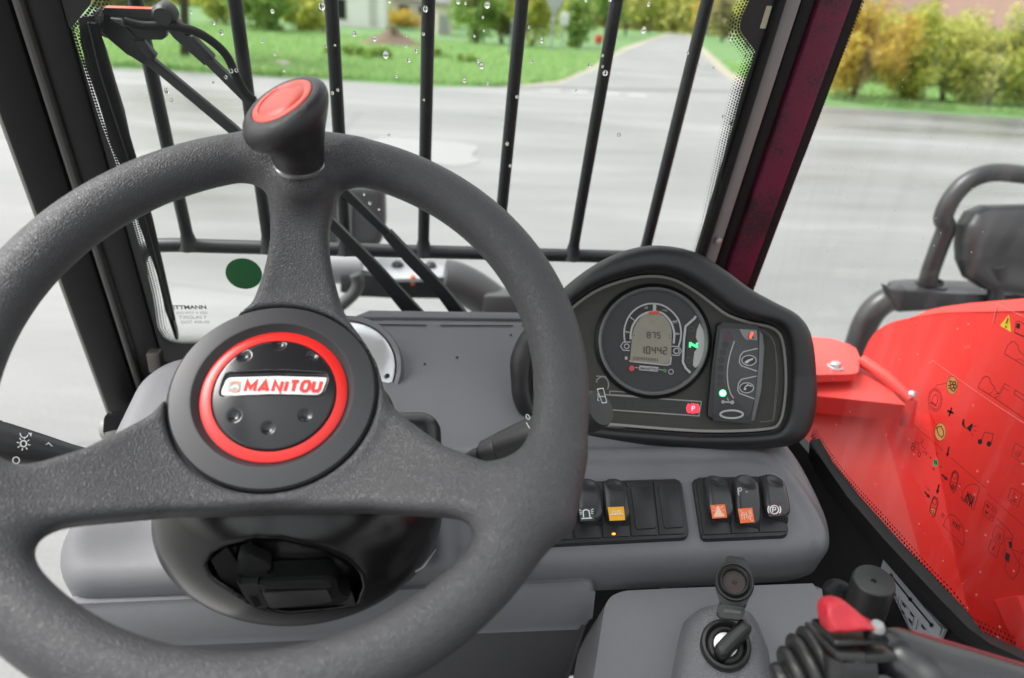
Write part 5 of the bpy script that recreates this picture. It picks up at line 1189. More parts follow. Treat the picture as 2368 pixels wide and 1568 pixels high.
# ignition tower
ic = at_y(1680, 1490, .365); INn = unit(-unit(ray(1680, 1490))*.85+np.array([0, 0, .35])); IP = Pl(ic, INn, (1, 0, 0))
tw = IP.pxs([(1545, 1700), (1566, 1580), (1588, 1480), (1604, 1425), (1640, 1398), (1690, 1390), (1735, 1412), (1758, 1470), (1772, 1560), (1790, 1700)])
def tower(x, y, z): return smax(smax(poly_sd(tw, x, y)-.006+.22*np.maximum(z+.03, -.03), z, .018), -z-.07, .005)
lo = np.array(tw).min(0); hi = np.array(tw).max(0)
sdf('ignition_tower', tower, (lo[0]-.02, lo[1], -.07), (hi[0]+.02, hi[1]+.015, .005), .0024, IP, m_dashL, cs)
ig = thing('ignition_lock', 'ignition lock with key inserted and its dust cap flipped up', 'ignition lock', ic)
lc = IP.hit(*zz('I', (332, 1357))[0])
sI = IP.sc(1676, 1493)
lathe('lock_ring', [(57*sI, -.002), (56*sI, .006), (52*sI, .009), (46*sI, .0095), (42*sI, .007), (40*sI, .004), (36*sI, .0035), (30*sI, .004), (27*sI, .005)], lc, INn, M('lock_black', (.014, .014, .014), .4), ig, 56)
lathe('barrel', [(27*sI, .004), (26*sI, .0062), (0, .0064)], lc, INn, M('barrel_silver', (.75, .75, .74), .28, metal=.6), ig, 40)
ka, kb_ = IP.off(.018).px(*zz('I', (300, 1400))[0]), IP.off(.018).px(*zz('I', (462, 1232))[0])
def key_fn(x, y, z):
    dx, dy = kb_-ka; Ln = math.hypot(dx, dy); u = ((x-ka[0])*dx+(y-ka[1])*dy)/Ln; v = (-(x-ka[0])*dy+(y-ka[1])*dx)/Ln
    return rbox(u, v, z, (Ln/2, 0, .014), (Ln/2+.003, .0056, .013), .0042)
sdf('key', key_fn, (min(ka[0], kb_[0])-.012, min(ka[1], kb_[1])-.012, -.002), (max(ka[0], kb_[0])+.012, max(ka[1], kb_[1])+.012, .03), .0011, IP, M('key_black', (.013, .013, .013), .35), ig)
cn = unit(-unit(ray(1697, 1346))*.9+np.array([0, 0, .2])); CPn = Pl(at_y(1697, 1346, .385), cn, (1, 0, 0))
m_cap = M('cap_rubber', (.014, .014, .014), .45)
cpp = zz('I', (345, 757), (462, 772), (476, 815), (512, 880), (527, 935), (518, 1000), (485, 1052), (462, 1120), (296, 1098), (290, 1040), (268, 985), (264, 905), (285, 850), (318, 808))
extr('cap_flap', CPn, roundpoly(CPn.pxs(cpp), .003, 3), -.003, .0, m_cap, ig, .0015)
cc = CPn.hit(*zz('I', (390, 935))[0]); sC = CPn.sc(1697, 1346)
lathe('cap_lip', [(43*sC, -.001), (43*sC, .003), (41*sC, .0045), (38.5*sC, .0045), (37.5*sC, .001), (35*sC, .001), (33*sC, .006), (30*sC, .0072), (27*sC, .0065), (26*sC, .001), (24*sC, .0012)], cc, cn, m_cap, ig, 48)
lathe('cap_well', [(25*sC, .0012), (12*sC, .0008), (5*sC, .0012), (4*sC, .0028), (2*sC, .0028), (1.5*sC, .001), (0, .001)], cc, cn, M('cap_well_brown', (.035, .02, .018), .5), ig, 32)
hg = zz('I', (285, 1080), (462, 1110), (455, 1165), (430, 1190), (300, 1175), (270, 1150)); extr('cap_hinge', CPn, roundpoly(CPn.pxs(hg), .002), -.004, .006, m_cap, ig, .0015)
extr('hinge_slot', CPn, CPn.pxs(zz('I', (320, 1118), (435, 1132), (430, 1152), (318, 1140))), .0055, .0066, M('hinge_slot', (.05, .05, .05), .3), ig)
# lever with a cylindrical knob
kt = at_d(2021, 1340, .50); kax = unit(-.66*unit(ray(2021, 1340))+.75*(.30*CR+.95*CU))
lv = thing('lever_knob', 'black cylindrical lever knob beside the gear pattern plate', 'lever', kt-kax*.09)
r_ = 46.5*.50/FPX
lathe('knob', [(r_*.98, -.055), (r_, -.05), (r_, -.003), (r_*.96, -.0008), (r_*.9, .0), (r_*.5, -.0012), (r_*.14, -.0018), (r_*.13, -.0032), (0, -.0032)], kt, kax, M('lever_black', (.017, .017, .017), .38, bump=('noise', 1500, .00006)), lv, 56, 30)
tube('rod', [kt-kax*.055, kt-kax*.11], .005, m_blk, lv, 12)
nc = at_d(*zz('M', (775, 385))[0], .53); lathe('nut', [(.012, -.004), (.012, .0), (.010, .004), (.006, .005), (.0055, .009), (0, .0095)], nc, unit([.1, -.5, .85]), m_blk, lv, 24)
# dark wall below the window and the gear pattern plate
sp_ = thing('cab_side_wall', 'black lower side panel between the console and the window sill', 'side panel', (.452, .4, HC-.7))
extr('panel', SW, [swp(.95, HC-.425), swp(-.2, HC-.44), swp(-.2, HC-1.1), swp(.95, HC-1.1)], -.01, .002, M('side_panel_black', (.008, .008, .009), .5), sp_)
extr('kick_panel', Pl(wpt(.43, .6, -.6), (0, -1, 0), (1, 0, 0)), [(-.05, .13), (.022, .13), (.022, -.4), (-.05, -.4)], -.01, 0, M('side_panel_black'), sp_)
gpl = thing('gear_plate', 'grey plate printed with a gear lever pattern below the window sill', 'plate', SW.off(.006).hit(2110, 1420))
LP = SW.off(.006)
extr('plate', LP, LP.pxs(zz('M', (1165, 62), (1690, 690), (1650, 780), (1420, 760), (1135, 165))), -.002, .0008, M('plate_grey', (.3, .31, .34), .45), gpl)
LQ = LP.off(.0013); d = Draw(LQ)
d.stroke([(1215, 218), (1385, 430), (1568, 650)], 20, 'M').circ((1216, 220), 17, 'M', 14).circ((1385, 428), 18, 'M', 14).circ((1568, 650), 19, 'M', 14); d.build('lever_line', M('plate_ink', (.02, .02, .025), .5), gpl)
d = Draw(LQ.off(.0003)); d.stroke([(1168, 85), (1660, 680), (1640, 740)], 7, 'M').stroke([(1150, 165), (1400, 720)], 7, 'M').stroke([(1285, 405), (1275, 490)], 5, 'M').stroke([(1452, 600), (1435, 690)], 5, 'M'); d.build('plate_border', M('plate_ink'), gpl)
for i, (x, y) in enumerate(((1330, 475), (1322, 535), (1398, 555), (1385, 610), (1245, 370), (1230, 430), (1495, 665))):
    Draw(LQ.off(.0004)).poly([(x-12, y-25), (x+16, y+12), (x+12, y+30), (x-16, y-4)], 'M').build('gear_mark', M('plate_ink'), gpl)
d = Draw(LQ.off(.0006)); d.stroke([(1310, 435), (1420, 575), (1402, 655), (1295, 520)], 4, 'M', closed=True).stroke([(1225, 340), (1265, 390), (1250, 460), (1215, 420)], 4, 'M', closed=True).stroke([(1475, 630), (1530, 695)], 4, 'M'); d.build('gear_frame', M('plate_ink'), gpl)

# ---------------------------------------------------------------- joystick
JP = Pl(at_d(1980, 1500, .40), -CF, CR); js = M('joystick_black', (.02, .02, .021), .36, bump=('noise', 900, .0001)); S_ = .26746*.40/FPX
jo = thing('joystick', 'black joystick with a red thumb rocker and rubber bellows', 'joystick', at_d(1980, 1640, .42))
def jm(x, y): return np.array(JP.px(*zz('M', (x, y))[0]))
rp = [jm(*q) for q in ((576, 490), (592, 432), (640, 398), (700, 388), (770, 406), (850, 470), (930, 540), (1020, 590), (1030, 608), (1000, 622), (700, 648), (600, 640), (582, 570))]
c1 = jm(735, 470); c2 = jm(960, 660)
def thumb(x, y, z):
    d = smax(poly_sd(rp, x, y), np.abs(z)-.0125, .010)
    q = np.sqrt(((x-c1[0])/1.0)**2+((y-c1[1]-.004)/.9)**2+(z-.0205)**2)-.0150; return smax(d, -q, .004)
sdf('thumb_rocker', thumb, (-.060, -.015, -.014), (.02, .05, .014), .0009, Pl(JP.o+JP.n*.006, JP.n, JP.ex), M('thumb_red', (.48, .022, .035), .34), jo)
a, b = jm(625, 672), jm(1000, 655)
def rimf(x, y, z):
    c = (a+b)/2; h = (b-a)/2; L_ = np.linalg.norm(h); ux, uy = h/L_; u = (x-c[0])*ux+(y-c[1])*uy; v = -(x-c[0])*uy+(y-c[1])*ux
    return rbox(u, v, z, (0, 0, 0), (L_+.0028, .0021, .0155), .002)
sdf('rocker_gasket', rimf, (-.062, -.012, -.017), (.02, .012, .017), .0010, Pl(JP.o+JP.n*.006, JP.n, JP.ex), js, jo)
bt = JP.off(.012).hit(*zz('M', (1095, 680))[0]); lathe('white_button', [(0, .004), (.0030, .0036), (.0042, .0015), (.0044, -.004)], bt, unit(JP.n*.4+JP.ey), M('button_pale', (.28, .28, .28), .3), jo, 20)
lathe('button_collar', [(.0046, .0), (.0056, -.002), (.0058, -.006)], bt, unit(JP.n*.4+JP.ey), js, jo, 20)
bp2 = [jm(*q) for q in ((596, 742), (1080, 742), (1180, 800), (1230, 1000), (1230, 1500), (600, 1500), (585, 900))]
def body(x, y, z): return smax(poly_sd(bp2, x, y), np.abs(z)-.021, .012)
sdf('stem', body, (-.062, -.07, -.023), (.0, -.0, .023), .0016, JP, js, jo)
cp_ = [jm(*q) for q in ((600, 745), (838, 752), (845, 830), (600, 800))]; extr('stem_cap', JP, roundpoly(cp_, .001), -.02, .0212, m_conn2, jo, .002)
cp_ = [jm(*q) for q in ((842, 762), (1075, 752), (1100, 790), (1000, 820), (845, 832))]; extr('stem_cap', JP, roundpoly(cp_, .001), -.02, .0215, js, jo, .002)
fr_ = [jm(*q) for q in ((790, 985), (1050, 970), (1120, 1010), (1120, 1300), (780, 1300))]; extr('trigger_frame', JP, roundpoly(fr_, .002), .015, .0235, M('trigger_grey', (.09, .09, .09), .3), jo, .002)
fr_ = [jm(*q) for q in ((815, 1045), (1040, 1040), (1060, 1060), (1060, 1300), (800, 1300))]; extr('trigger', JP, roundpoly(fr_, .002), .0225, .026, js, jo, .002)
for i in range(4):
    x = 830+i*60; fr_ = [jm(*q) for q in ((x, 1060), (x+22, 1060), (x+22, 1300), (x, 1300))]; extr('trigger_rib', JP, fr_, .0255, .028, M('trigger_grey'), jo, .0008)
ga_, gb_ = jm(1330, 985), jm(2600, 1400)
def grip(x, y, z):
    w = .0
    d1 = capsule(x, y, z, (*ga_, -.004), (*gb_, .01), .0180, .0235); d2 = capsule(x, y, z, (*jm(1500, 1120), .010), (*jm(2300, 1560), .02), .0150, .0180)
    return smin(d1, d2, .012)+w
g0 = np.minimum(ga_, gb_)-.03; g1 = np.maximum(ga_, gb_)+.03
sdf('hand_grip', grip, (g0[0], -.085, -.03), (g1[0], g1[1], .042), .002, JP, M('grip_satin', (.026, .026, .028), .27), jo)
gd2 = (gb_-ga_)/np.linalg.norm(gb_-ga_); gn2 = np.array([-gd2[1], gd2[0]])
gq = [ga_+(gb_-ga_)*t_+gn2*(.0180+.0055*t_)*.985 for t_ in (.03, .2, .4, .6, .8, 1.0)]
tube('grip_stripe', [JP.p3(q_[0], q_[1], -.006+.012*i_/5) for i_, q_ in enumerate(gq)], .0009, M('stripe_red', (.2, .012, .02), .4), jo, 8)
# bellows: rings shrinking to the left
bc = JP.off(-.012).hit(*zz('M', (640, 1030))[0]); bax = unit(-CR*.93-CF*-.0-CU*.30)
bpf = []
for i, (r0, x0) in enumerate(((.0255, .0), (.0235, .0075), (.0185, .0155), (.0115, .0235))):
    bpf += [(r0*.86, x0-.0012), (r0*.97, x0+.0006), (r0, x0+.0025), (r0*.97, x0+.0045), (r0*.86, x0+.0062)]
bpf.append((.004, .0305))
lathe('bellows', [tuple(p) for p in catmull([np.array(p) for p in bpf], False, 3)], bc, bax, M('bellows_rubber', (.02, .02, .02), .38), jo, 48, 70)
# ================================================================== STICKERS ON THE SIDE WINDOW
ST = SW.off(.0018); STo = SW.off(.0014)
m_ink = M('sticker_ink', (.012, .01, .014), .5); m_edge = M('film_edge', (.8, .45, .42), .4)
m_or2 = M('sticker_orange', (.85, .38, .12), .45); m_gr2 = M('sticker_green_dot', (.06, .5, .2), .45); m_ye2 = M('sticker_yellow', (.85, .75, .05), .45)
s1 = thing('exhaust_sticker', 'clear sticker with exhaust cleaning steps, WAIT and MINI RPM', 'sticker', ST.hit(2180, 1100))
Draw(STo).stroke([(1000, 735), (1040, 705), (1280, 880), (1560, 1075), (1920, 1310)], 3, 'K').build('film_edge', m_edge, s1)
for (x, y) in ((1226, 948), (1112, 1395)): Draw(STo).circ((x, y), 54, 'K', 30, ry=86).build('orange_disc', m_or2, s1)
d = Draw(ST); d.ring((1226, 948), 54, 4, 'K', 30, ry=86).ring((1112, 1395), 54, 4, 'K', 30, ry=86)
d.stroke([(1195, 915), (1225, 905)], 8, 'K').stroke([(1185, 950), (1240, 935)], 8, 'K').stroke([(1190, 975), (1215, 968)], 8, 'K').ring((1245, 925), 16, 8, 'K', 12).ring((1255, 955), 16, 8, 'K', 12).ring((1238, 985), 16, 8, 'K', 12).stroke([(1205, 890), (1215, 985)], 7, 'K')
d.stroke([(1080, 1350), (1120, 1340), (1128, 1362), (1140, 1380), (1145, 1420), (1125, 1450), (1095, 1420), (1085, 1390)], 8, 'K', closed=True).stroke([(1070, 1365), (1085, 1345)], 8, 'K')
d.ring((1062, 1085), 68, 4, 'K', 36, ry=114)
for i in range(18):
    a_ = i*math.pi/9; d.ring((1062+54*math.cos(a_), 1085+94*math.sin(a_)), 9, 4, 'K', 10)
d.stroke([(1030, 1120), (1040, 1060), (1070, 1030), (1090, 1060), (1085, 1110), (1060, 1150)], 6, 'K', closed=True).stroke([(1020, 1105), (1078, 1140)], 9, 'K').stroke([(1068, 965), (1075, 945), (1172, 925)], 4, 'K').stroke([(1000, 1160), (1005, 1190), (1065, 1325)], 4, 'K'); d.build('regeneration_drawing', m_ink, s1)
d = Draw(ST); d.stroke([(1180, 1190), (1240, 1215)], 22, 'K').stroke([(1222, 1160), (1198, 1245)], 20, 'K'); d.build('plus_sign', m_ink, s1)
d = Draw(ST); d.poly([(1330, 1275), (1345, 1270), (1345, 1330), (1362, 1360), (1420, 1310), (1428, 1330), (1402, 1400), (1380, 1372), (1340, 1350), (1318, 1320)], 'K').stroke([(1430, 1345), (1462, 1332)], 5, 'K').stroke([(1432, 1375), (1462, 1395)], 5, 'K').stroke([(1415, 1400), (1425, 1440)], 5, 'K'); d.build('horn_symbol', m_ink, s1)
d = Draw(ST); d.circ((1496, 1490), 22, 'K', 18, ry=27).circ((1582, 1512), 22, 'K', 18, ry=27).stroke([(1510, 1478), (1540, 1398), (1625, 1415), (1602, 1512)], 6, 'K'); d.build('music_symbol', m_ink, s1)
d = Draw(ST); d.stroke([(430, -10), (780, 297)], 5, 'L').stroke([(868, 375), (1255, 716)], 5, 'L').stroke([(1280, 785), (1700, 1155)], 5, 'L'); d.build('divider_line', m_ink, s1)
def arrow(x0, y0, x1, y1, w=22):
    v_ = unit([x1-x0, y1-y0]); n_ = np.array([-v_[1], v_[0]]); L_ = math.hypot(x1-x0, y1-y0); p_ = np.array([x0, y0]); m_ = p_+v_*(L_-48); e_ = np.array([x1, y1])
    Draw(ST).poly([tuple(p_+n_*w*.4), tuple(m_+n_*w*.4), tuple(m_+n_*w), tuple(e_), tuple(m_-n_*w), tuple(m_-n_*w*.4), tuple(p_-n_*w*.4)], 'L').build('arrow', m_ink, s1)
arrow(845, 250, 820, 370); arrow(760, 562, 835, 638); arrow(732, 678, 706, 792); arrow(565, 762, 632, 838)
d = Draw(ST); d.ring((432, 265), 16, 9, 'L', 16, ry=28).ring((505, 335), 14, 9, 'L', 16, ry=28).stroke([(450, 240), (468, 185), (495, 205), (503, 290), (470, 270)], 5, 'L', closed=True).stroke([(500, 205), (540, 205), (550, 155)], 5, 'L').stroke([(530, 210), (535, 240), (582, 285)], 4, 'L').stroke([(420, 215), (445, 212)], 9, 'L'); d.build('machine_drawing', m_ink, s1)
text('angle_text', '/<5°', ST, (535, 315), (605, 362), m_ink, s1, 'L', 1.0)
Draw(STo).circ((690, 432), 27, 'L', 24, ry=45).build('green_disc', m_gr2, s1)
for s_, a_, b_ in (('F', (698, 360), (718, 364)), ('N', (672, 448), (708, 452)), ('R', (658, 525), (682, 530)), ('+', (622, 392), (642, 398)), ('+', (740, 500), (762, 508)), ('+', (958, 702), (980, 710))):
    text('step_letter', s_, ST.off(.0003), a_, b_, m_ink, s1, 'L', 1.25, shear=-.2, bold=.02)
text('step_text', 'MINI', ST, (1030, 815), (1120, 893), m_ink, s1, 'L', 1.9, shear=-.35, bold=.03)
text('step_text', 'RPM', ST, (1010, 862), (1104, 940), m_ink, s1, 'L', 1.7, shear=-.35, bold=.03)
text('step_text', 'WAIT', ST, (866, 1126), (962, 1212), m_ink, s1, 'L', 1.8, shear=-.35, bold=.03)
text('wait_seconds', '2 Sec', ST, (572, 705), (622, 765), m_ink, s1, 'L', 1.2)
text('sticker_number', 'N°252021685', ST, (845, 1295), (955, 1420), m_ink, s1, 'L', 1.0)
def outline(pts, w, st, nm, closed=True, sm=0): Draw(ST).stroke(pts, w, 'L', closed=closed, smooth=sm).build(nm, m_ink, st)
def switch_pic(cx_, cy_, s_, st, yel):
    pts = [(cx_-40*s_, cy_+70*s_), (cx_-50*s_, cy_+40*s_), (cx_-18*s_, cy_-90*s_), (cx_+10*s_, cy_-125*s_), (cx_+50*s_, cy_-95*s_), (cx_+58*s_, cy_-40*s_), (cx_+20*s_, cy_+110*s_), (cx_-5*s_, cy_+140*s_)]
    outline(pts, 8, st, 'switch_outline'); c_ = np.mean(pts, 0); outline([tuple(c_+(np.array(p)-c_)*.8) for p in pts], 5, st, 'switch_outline')
    Draw(ST).ring((cx_+14*s_, cy_-65*s_), 26*s_, 7, 'L', 18, ry=42*s_).stroke([(cx_-35*s_, cy_+5*s_), (cx_+45*s_, cy_+35*s_)], 6, 'L').build('switch_dial', m_ink, st)
    Draw(STo).circ((cx_-12*s_, cy_+65*s_), 24*s_, 'L', 14, ry=34*s_).build('switch_lamp', m_or2 if yel else M('sticker_red_dot', (.5, .02, .02), .5), st)
    Draw(ST).stroke([(cx_-26*s_, cy_+55*s_), (cx_-8*s_, cy_+45*s_), (cx_+4*s_, cy_+70*s_), (cx_-10*s_, cy_+90*s_), (cx_-24*s_, cy_+78*s_)], 7, 'L', closed=True).build('switch_symbol', m_ink, st)
switch_pic(898, 640, .98, s1, False); switch_pic(668, 930, .92, s1, True)
outline([(985, 835), (998, 770), (1040, 705), (1100, 672), (1150, 680), (1196, 710), (1160, 850), (1122, 970)], 6, s1, 'dial_outline')
outline([(780, 1150), (800, 1080), (850, 1025), (900, 1030), (960, 1085), (1000, 1160), (1018, 1250), (1015, 1330), (998, 1375)], 6, s1, 'dial_outline')
outline([(990, 825), (1025, 850), (1012, 872), (982, 850)], 5, s1, 'dial_outline')
d = Draw(ST); d.stroke([(752, 1020), (780, 1060)], 10, 'L').stroke([(764, 1000), (792, 1040)], 10, 'L'); d.build('equals_sign', m_ink, s1)
s2 = thing('warning_sticker', 'clear sticker with a yellow warning triangle and seat pictograms', 'sticker', ST.hit(2330, 770))
Draw(STo).stroke([(1620, 350), (1655, 155), (1920, 285)], 3, 'K').build('film_edge', m_edge, s2)
text('sticker_number', 'N°290183', ST, (1640, 352), (1672, 200), m_ink, s2, 'K', .9)
Draw(STo).poly(roundpoly([(1775, 262), (1688, 368), (1795, 432)], 12, 4), 'K').build('warning_triangle', m_ye2, s2)
d = Draw(ST); d.stroke([(1765, 295), (1748, 350)], 17, 'K').circ((1744, 380), 10, 'K', 12); d.build('exclamation_mark', M('mark_red', (.5, .06, .02), .5), s2)
d = Draw(ST); d.stroke([(1830, 430), (1845, 330), (1870, 325), (1930, 360)], 6, 'K').poly([(1850, 345), (1885, 350), (1878, 405), (1842, 392)], 'K').stroke([(1828, 435), (1870, 455), (1930, 480)], 12, 'K'); d.build('manual_symbol', m_ink, s2)
d = Draw(ST); d.stroke([(1730, 640), (1765, 560), (1800, 525), (1830, 525), (1860, 560), (1870, 610), (1900, 640), (1930, 660)], 6, 'K').stroke([(1730, 640), (1930, 760)], 6, 'K').stroke([(1840, 700), (1885, 690), (1930, 730)], 4, 'K'); d.build('seat_symbol', m_ink, s2)
d = Draw(ST); d.stroke([(1475, 968), (1520, 880), (1550, 858), (1585, 870), (1600, 925), (1635, 962), (1650, 1000), (1680, 1030)], 6, 'K').stroke([(1475, 968), (1640, 1070), (1920, 1265)], 6, 'K').stroke([(1570, 1030), (1610, 1015), (1635, 970)], 4, 'K').stroke([(1635, 1065), (1680, 1050), (1665, 1020), (1640, 1040)], 5, 'K').stroke([(1680, 1025), (1700, 980), (1735, 930), (1790, 962)], 5, 'K').stroke([(1688, 1030), (1725, 970), (1775, 998)], 5, 'K').stroke([(1830, 990), (1826, 1030), (1930, 1100)], 6, 'K').stroke([(1830, 990), (1930, 1050)], 6, 'K'); d.build('operator_drawing', m_ink, s2)
s3 = thing('load_sticker', 'clear sticker with boxed joystick movement symbols', 'sticker', ST.hit(2330, 1250))
def keybox(pts, nm='key_box'): Draw(ST).stroke([tuple(p) for p in roundpoly(pts, 18, 3)], 6, 'L', closed=True).build(nm, m_ink, s3)
keybox([(1600, 205), (1740, 290), (1690, 440), (1555, 350)]); keybox([(1555, 712), (1680, 790), (1630, 945), (1512, 850)]); keybox([(1265, 862), (1390, 960), (1340, 1105), (1220, 1015)]); keybox([(1380, 1140), (1480, 1215), (1445, 1370), (1335, 1265)]); keybox([(1330, 1300), (1425, 1390), (1385, 1525), (1285, 1425)]); keybox([(1690, 1420), (1790, 1500), (1750, 1680), (1640, 1560)])
d = Draw(ST); d.stroke([(1590, 330), (1640, 370)], 9, 'L').stroke([(1605, 310), (1655, 350), (1668, 290)], 8, 'L').stroke([(1640, 350), (1640, 290)], 6, 'L'); d.build('movement_symbol', m_ink, s3)
d = Draw(ST); d.stroke([(1545, 850), (1610, 890)], 9, 'L').stroke([(1570, 800), (1590, 860), (1630, 840)], 8, 'L').stroke([(1580, 790), (1600, 775)], 8, 'L'); d.build('movement_symbol', m_ink, s3)
d = Draw(ST); d.poly([(1260, 900), (1285, 905), (1310, 945), (1290, 950)], 'L').poly([(1250, 975), (1285, 990), (1290, 1020), (1262, 1010)], 'L').stroke([(1330, 960), (1350, 950), (1362, 985), (1345, 1000)], 6, 'L', closed=True).stroke([(1315, 1030), (1340, 1030), (1340, 1060), (1318, 1065)], 6, 'L', closed=True); d.build('movement_symbol', m_ink, s3)
d = Draw(ST); d.stroke([(1370, 1265), (1420, 1310), (1440, 1240)], 8, 'L').stroke([(1385, 1245), (1420, 1280), (1415, 1225)], 7, 'L'); d.build('movement_symbol', m_ink, s3)
d = Draw(ST); d.stroke([(1340, 1420), (1360, 1380), (1372, 1400), (1345, 1425)], 8, 'L'); d.build('movement_symbol', m_ink, s3)
d = Draw(ST); d.stroke([(1390, 1065), (1540, 1220), (1570, 1270), (1565, 1310)], 9, 'L').stroke([(1565, 1310), (1500, 1290), (1475, 1340), (1490, 1420), (1460, 1460), (1500, 1568), (1480, 1640), (1560, 1760), (1620, 1700), (1650, 1600), (1560, 1420), (1565, 1310)], 7, 'L', smooth=2).poly([(1520, 1330), (1560, 1330), (1565, 1400), (1535, 1410)], 'L').poly([(1490, 1450), (1540, 1480), (1525, 1580), (1480, 1520)], 'L').stroke([(1560, 1420), (1640, 1450), (1700, 1470)], 5, 'L'); d.build('joystick_drawing', m_ink, s3)
text('key_letter', 'A', ST, (1712, 1590), (1738, 1600), m_ink, s3, 'L', 1.2)
# ================================================================== MACHINE PARTS OUTSIDE THE CAB
m_paint_r = M('machine_red', (.74, .042, .034), .5, vary=.07, vscale=6, rvar=.06, spec=.3)
m_paint_r2 = M('machine_red_faded', (.74, .075, .062), .42, vary=.08, vscale=9)
bo = thing('boom', 'bright red boom side plate beyond the right window', 'boom', (.9, .7, HC-.7))
BX = .78
BP = Pl((BX, .8, HC-.5), (-1, 0, 0), (0, -1, 0))
bt_ = zz('K', (330, 760), (355, 690), (380, 615), (430, 510), (490, 430), (590, 360), (700, 320), (880, 285), (1100, 248), (1400, 236), (1920, 226))
P2 = [tuple(p) for p in catmull(BP.pxs(bt_), False, 3)]
e_ = P2[-1]; P2 += [(e_[0]+.5, e_[1]+.05), (e_[0]+.5, e_[1]-.9), tuple(BP.px(2275, 1470)), tuple(BP.px(2000, 1430)), tuple(BP.px(1930, 1250))]
extr('side_plate', BP, P2, -.30, .0, m_paint_r, bo, .006, 3)
extr('rib', BP, BP.pxs(zz('I', (2130, 1050), (2240, 1262), (2304, 1400), (2420, 1400), (2300, 1020))), -.02, .008, m_paint_r, bo, .003)
lo_l = [BP.off(.001).hit(*q) for q in zz('K', (820, 296), (960, 272), (1100, 250), (1400, 238), (1920, 228), (2300, 224))]
BQ = Pl((BX+.09, .8, HC-.5), (-1, 0, 0), (0, -1, 0)); up_l = [BQ.hit(*q) for q in zz('K', (880, 270), (1000, 218), (1130, 190), (1400, 152), (1920, 108), (2300, 80))]
n_ = len(lo_l); mesh('top_flange', lo_l+up_l, [(i, i+1, n_+i+1, n_+i) for i in range(n_-1)], m_paint_r, bo, True)
# bonnet panel and frame in front of the boom
hd = thing('bonnet', 'faded red bonnet panel with bolted plate ahead of the boom', 'bonnet', (.75, 1.1, HC-.75))
HZ = Pl((.7, 1.1, HC-.448), (0, 0, 1), (1, 0, 0))
tp = zz('K', (-260, 470), (60, 490), (290, 568), (340, 680), (318, 825), (250, 838), (-260, 850)); extr('bolt_plate', HZ, roundpoly(HZ.pxs(tp), .008), -.012, .0, m_paint_r2, hd, .003)
lathe('bolt', [(.012, 0), (.012, .002), (.009, .003), (.008, .007), (.006, .009), (0, .0095)], HZ.hit(*zz('K', (95, 775))[0]), (0, 0, 1), M('bolt_zinc', (.6, .6, .6), .3, metal=.8), hd, 8)
a0, a1 = HZ.off(-.012).hit(*zz('K', (-260, 600))[0]), HZ.off(-.012).hit(*zz('K', (350, 690))[0])
lowp = HZ.off(-.028); c0, c1 = lowp.hit(*zz('K', (-260, 1030))[0]), lowp.hit(*zz('K', (775, 1135))[0])
mesh('slope_panel', [a0, a1, c1, c0], [(0, 3, 2, 1)], m_paint_r2, hd)
mesh('slope_edge', [c0, c1, c1+np.array([0, .004, -.03]), c0+np.array([0, .004, -.03])], [(0, 3, 2, 1)], m_paint_r, hd)
g0, g1 = c0+np.array([0, .05, -.03]), c1+np.array([.0, .05, -.03])
mesh('recess', [c0+np.array([0, .004, -.03]), c1+np.array([0, .004, -.03]), g1, g0], [(0, 3, 2, 1)], m_paint_r, hd)
k0, k1 = Pl((.7, 0, HC-.9), (0, 0, 1)).hit(*zz('K', (-260, 1560))[0]), None
low2 = np.array([g1[0]+.02, g1[1]-.3, HC-.80]); low3 = np.array([g0[0]-.1, g0[1]-.3, HC-.80])
mesh('lower_panel', [g0, g1, low2, low3], [(0, 3, 2, 1)], m_paint_r2, hd)
mesh('lower_panel', [g1, g1+np.array([.12, -.05, .0]), low2+np.array([.12, -.05, -.05]), low2], [(0, 3, 2, 1)], m_paint_r, hd)
mesh('lower_panel', [low3, low2, low2+np.array([0, -.5, -.25]), low3+np.array([0, -.5, -.25])], [(0, 3, 2, 1)], m_paint_r, hd)
r0, r1 = HZ.hit(*zz('K', (345, 700))[0]), lowp.hit(*zz('K', (825, 1085))[0])
tube('frame_bar', [r0, (r0+r1)/2+np.array([0, 0, .004]), r1], .010, m_paint_r2, hd, 8)
lathe('bolt', [(.006, 0), (.006, .003), (.004, .005), (0, .0055)], r1+np.array([0, -.0, .009]), unit([-.3, -.5, 1]), M('bolt_zinc'), hd, 10)
tube('frame_bar', [r1, r1+np.array([.0, -.01, -.04])], .009, m_paint_r, hd, 8)
# mirror on its tube, right front
m_tube = M('mirror_tube_black', (.03, .03, .032), .33, vary=.15, vscale=40)
mi = thing('wing_mirror', 'black wing mirror on a bent tube beyond the boom', 'mirror', at_y(2150, 650, 1.42))
Y0 = 1.42
lp_t = [at_y(*q, Y0) for q in zz('F', (1665, 420), (1690, 330), (1740, 190), (1790, 50))+zz('C', (1770, 1440), (1815, 1330), (1900, 1225), (2000, 1165), (2120, 1140), (2260, 1150), (2420, 1175), (2530, 1230), (2580, 1330), (2590, 1470))]
tube('upper_tube', catmull(lp_t, False, 4), .0205, m_tube, mi, 16)
el = [at_y(*q, Y0-.02) for q in zz('F', (1490, 500), (1400, 530), (1320, 590), (1260, 680), (1215, 800), (1190, 900), (1170, 1000))]
tube('lower_tube', catmull(el, False, 4), .030, m_tube, mi, 18)
bz = at_y(*zz('F', (1700, 440))[0], Y0)[2]; BH = Pl((1.4, Y0, bz), (0, 0, 1), (1, 0, 0))
extr('bracket', BH, roundpoly(BH.pxs(zz('F', (1400, 415), (1430, 400), (1560, 392), (2400, 420), (2400, 500), (1860, 488), (1500, 470))), .006), -.012, .0, m_tube, mi, .003)
el2 = at_y(*zz('F', (1420, 440))[0], Y0-.03)
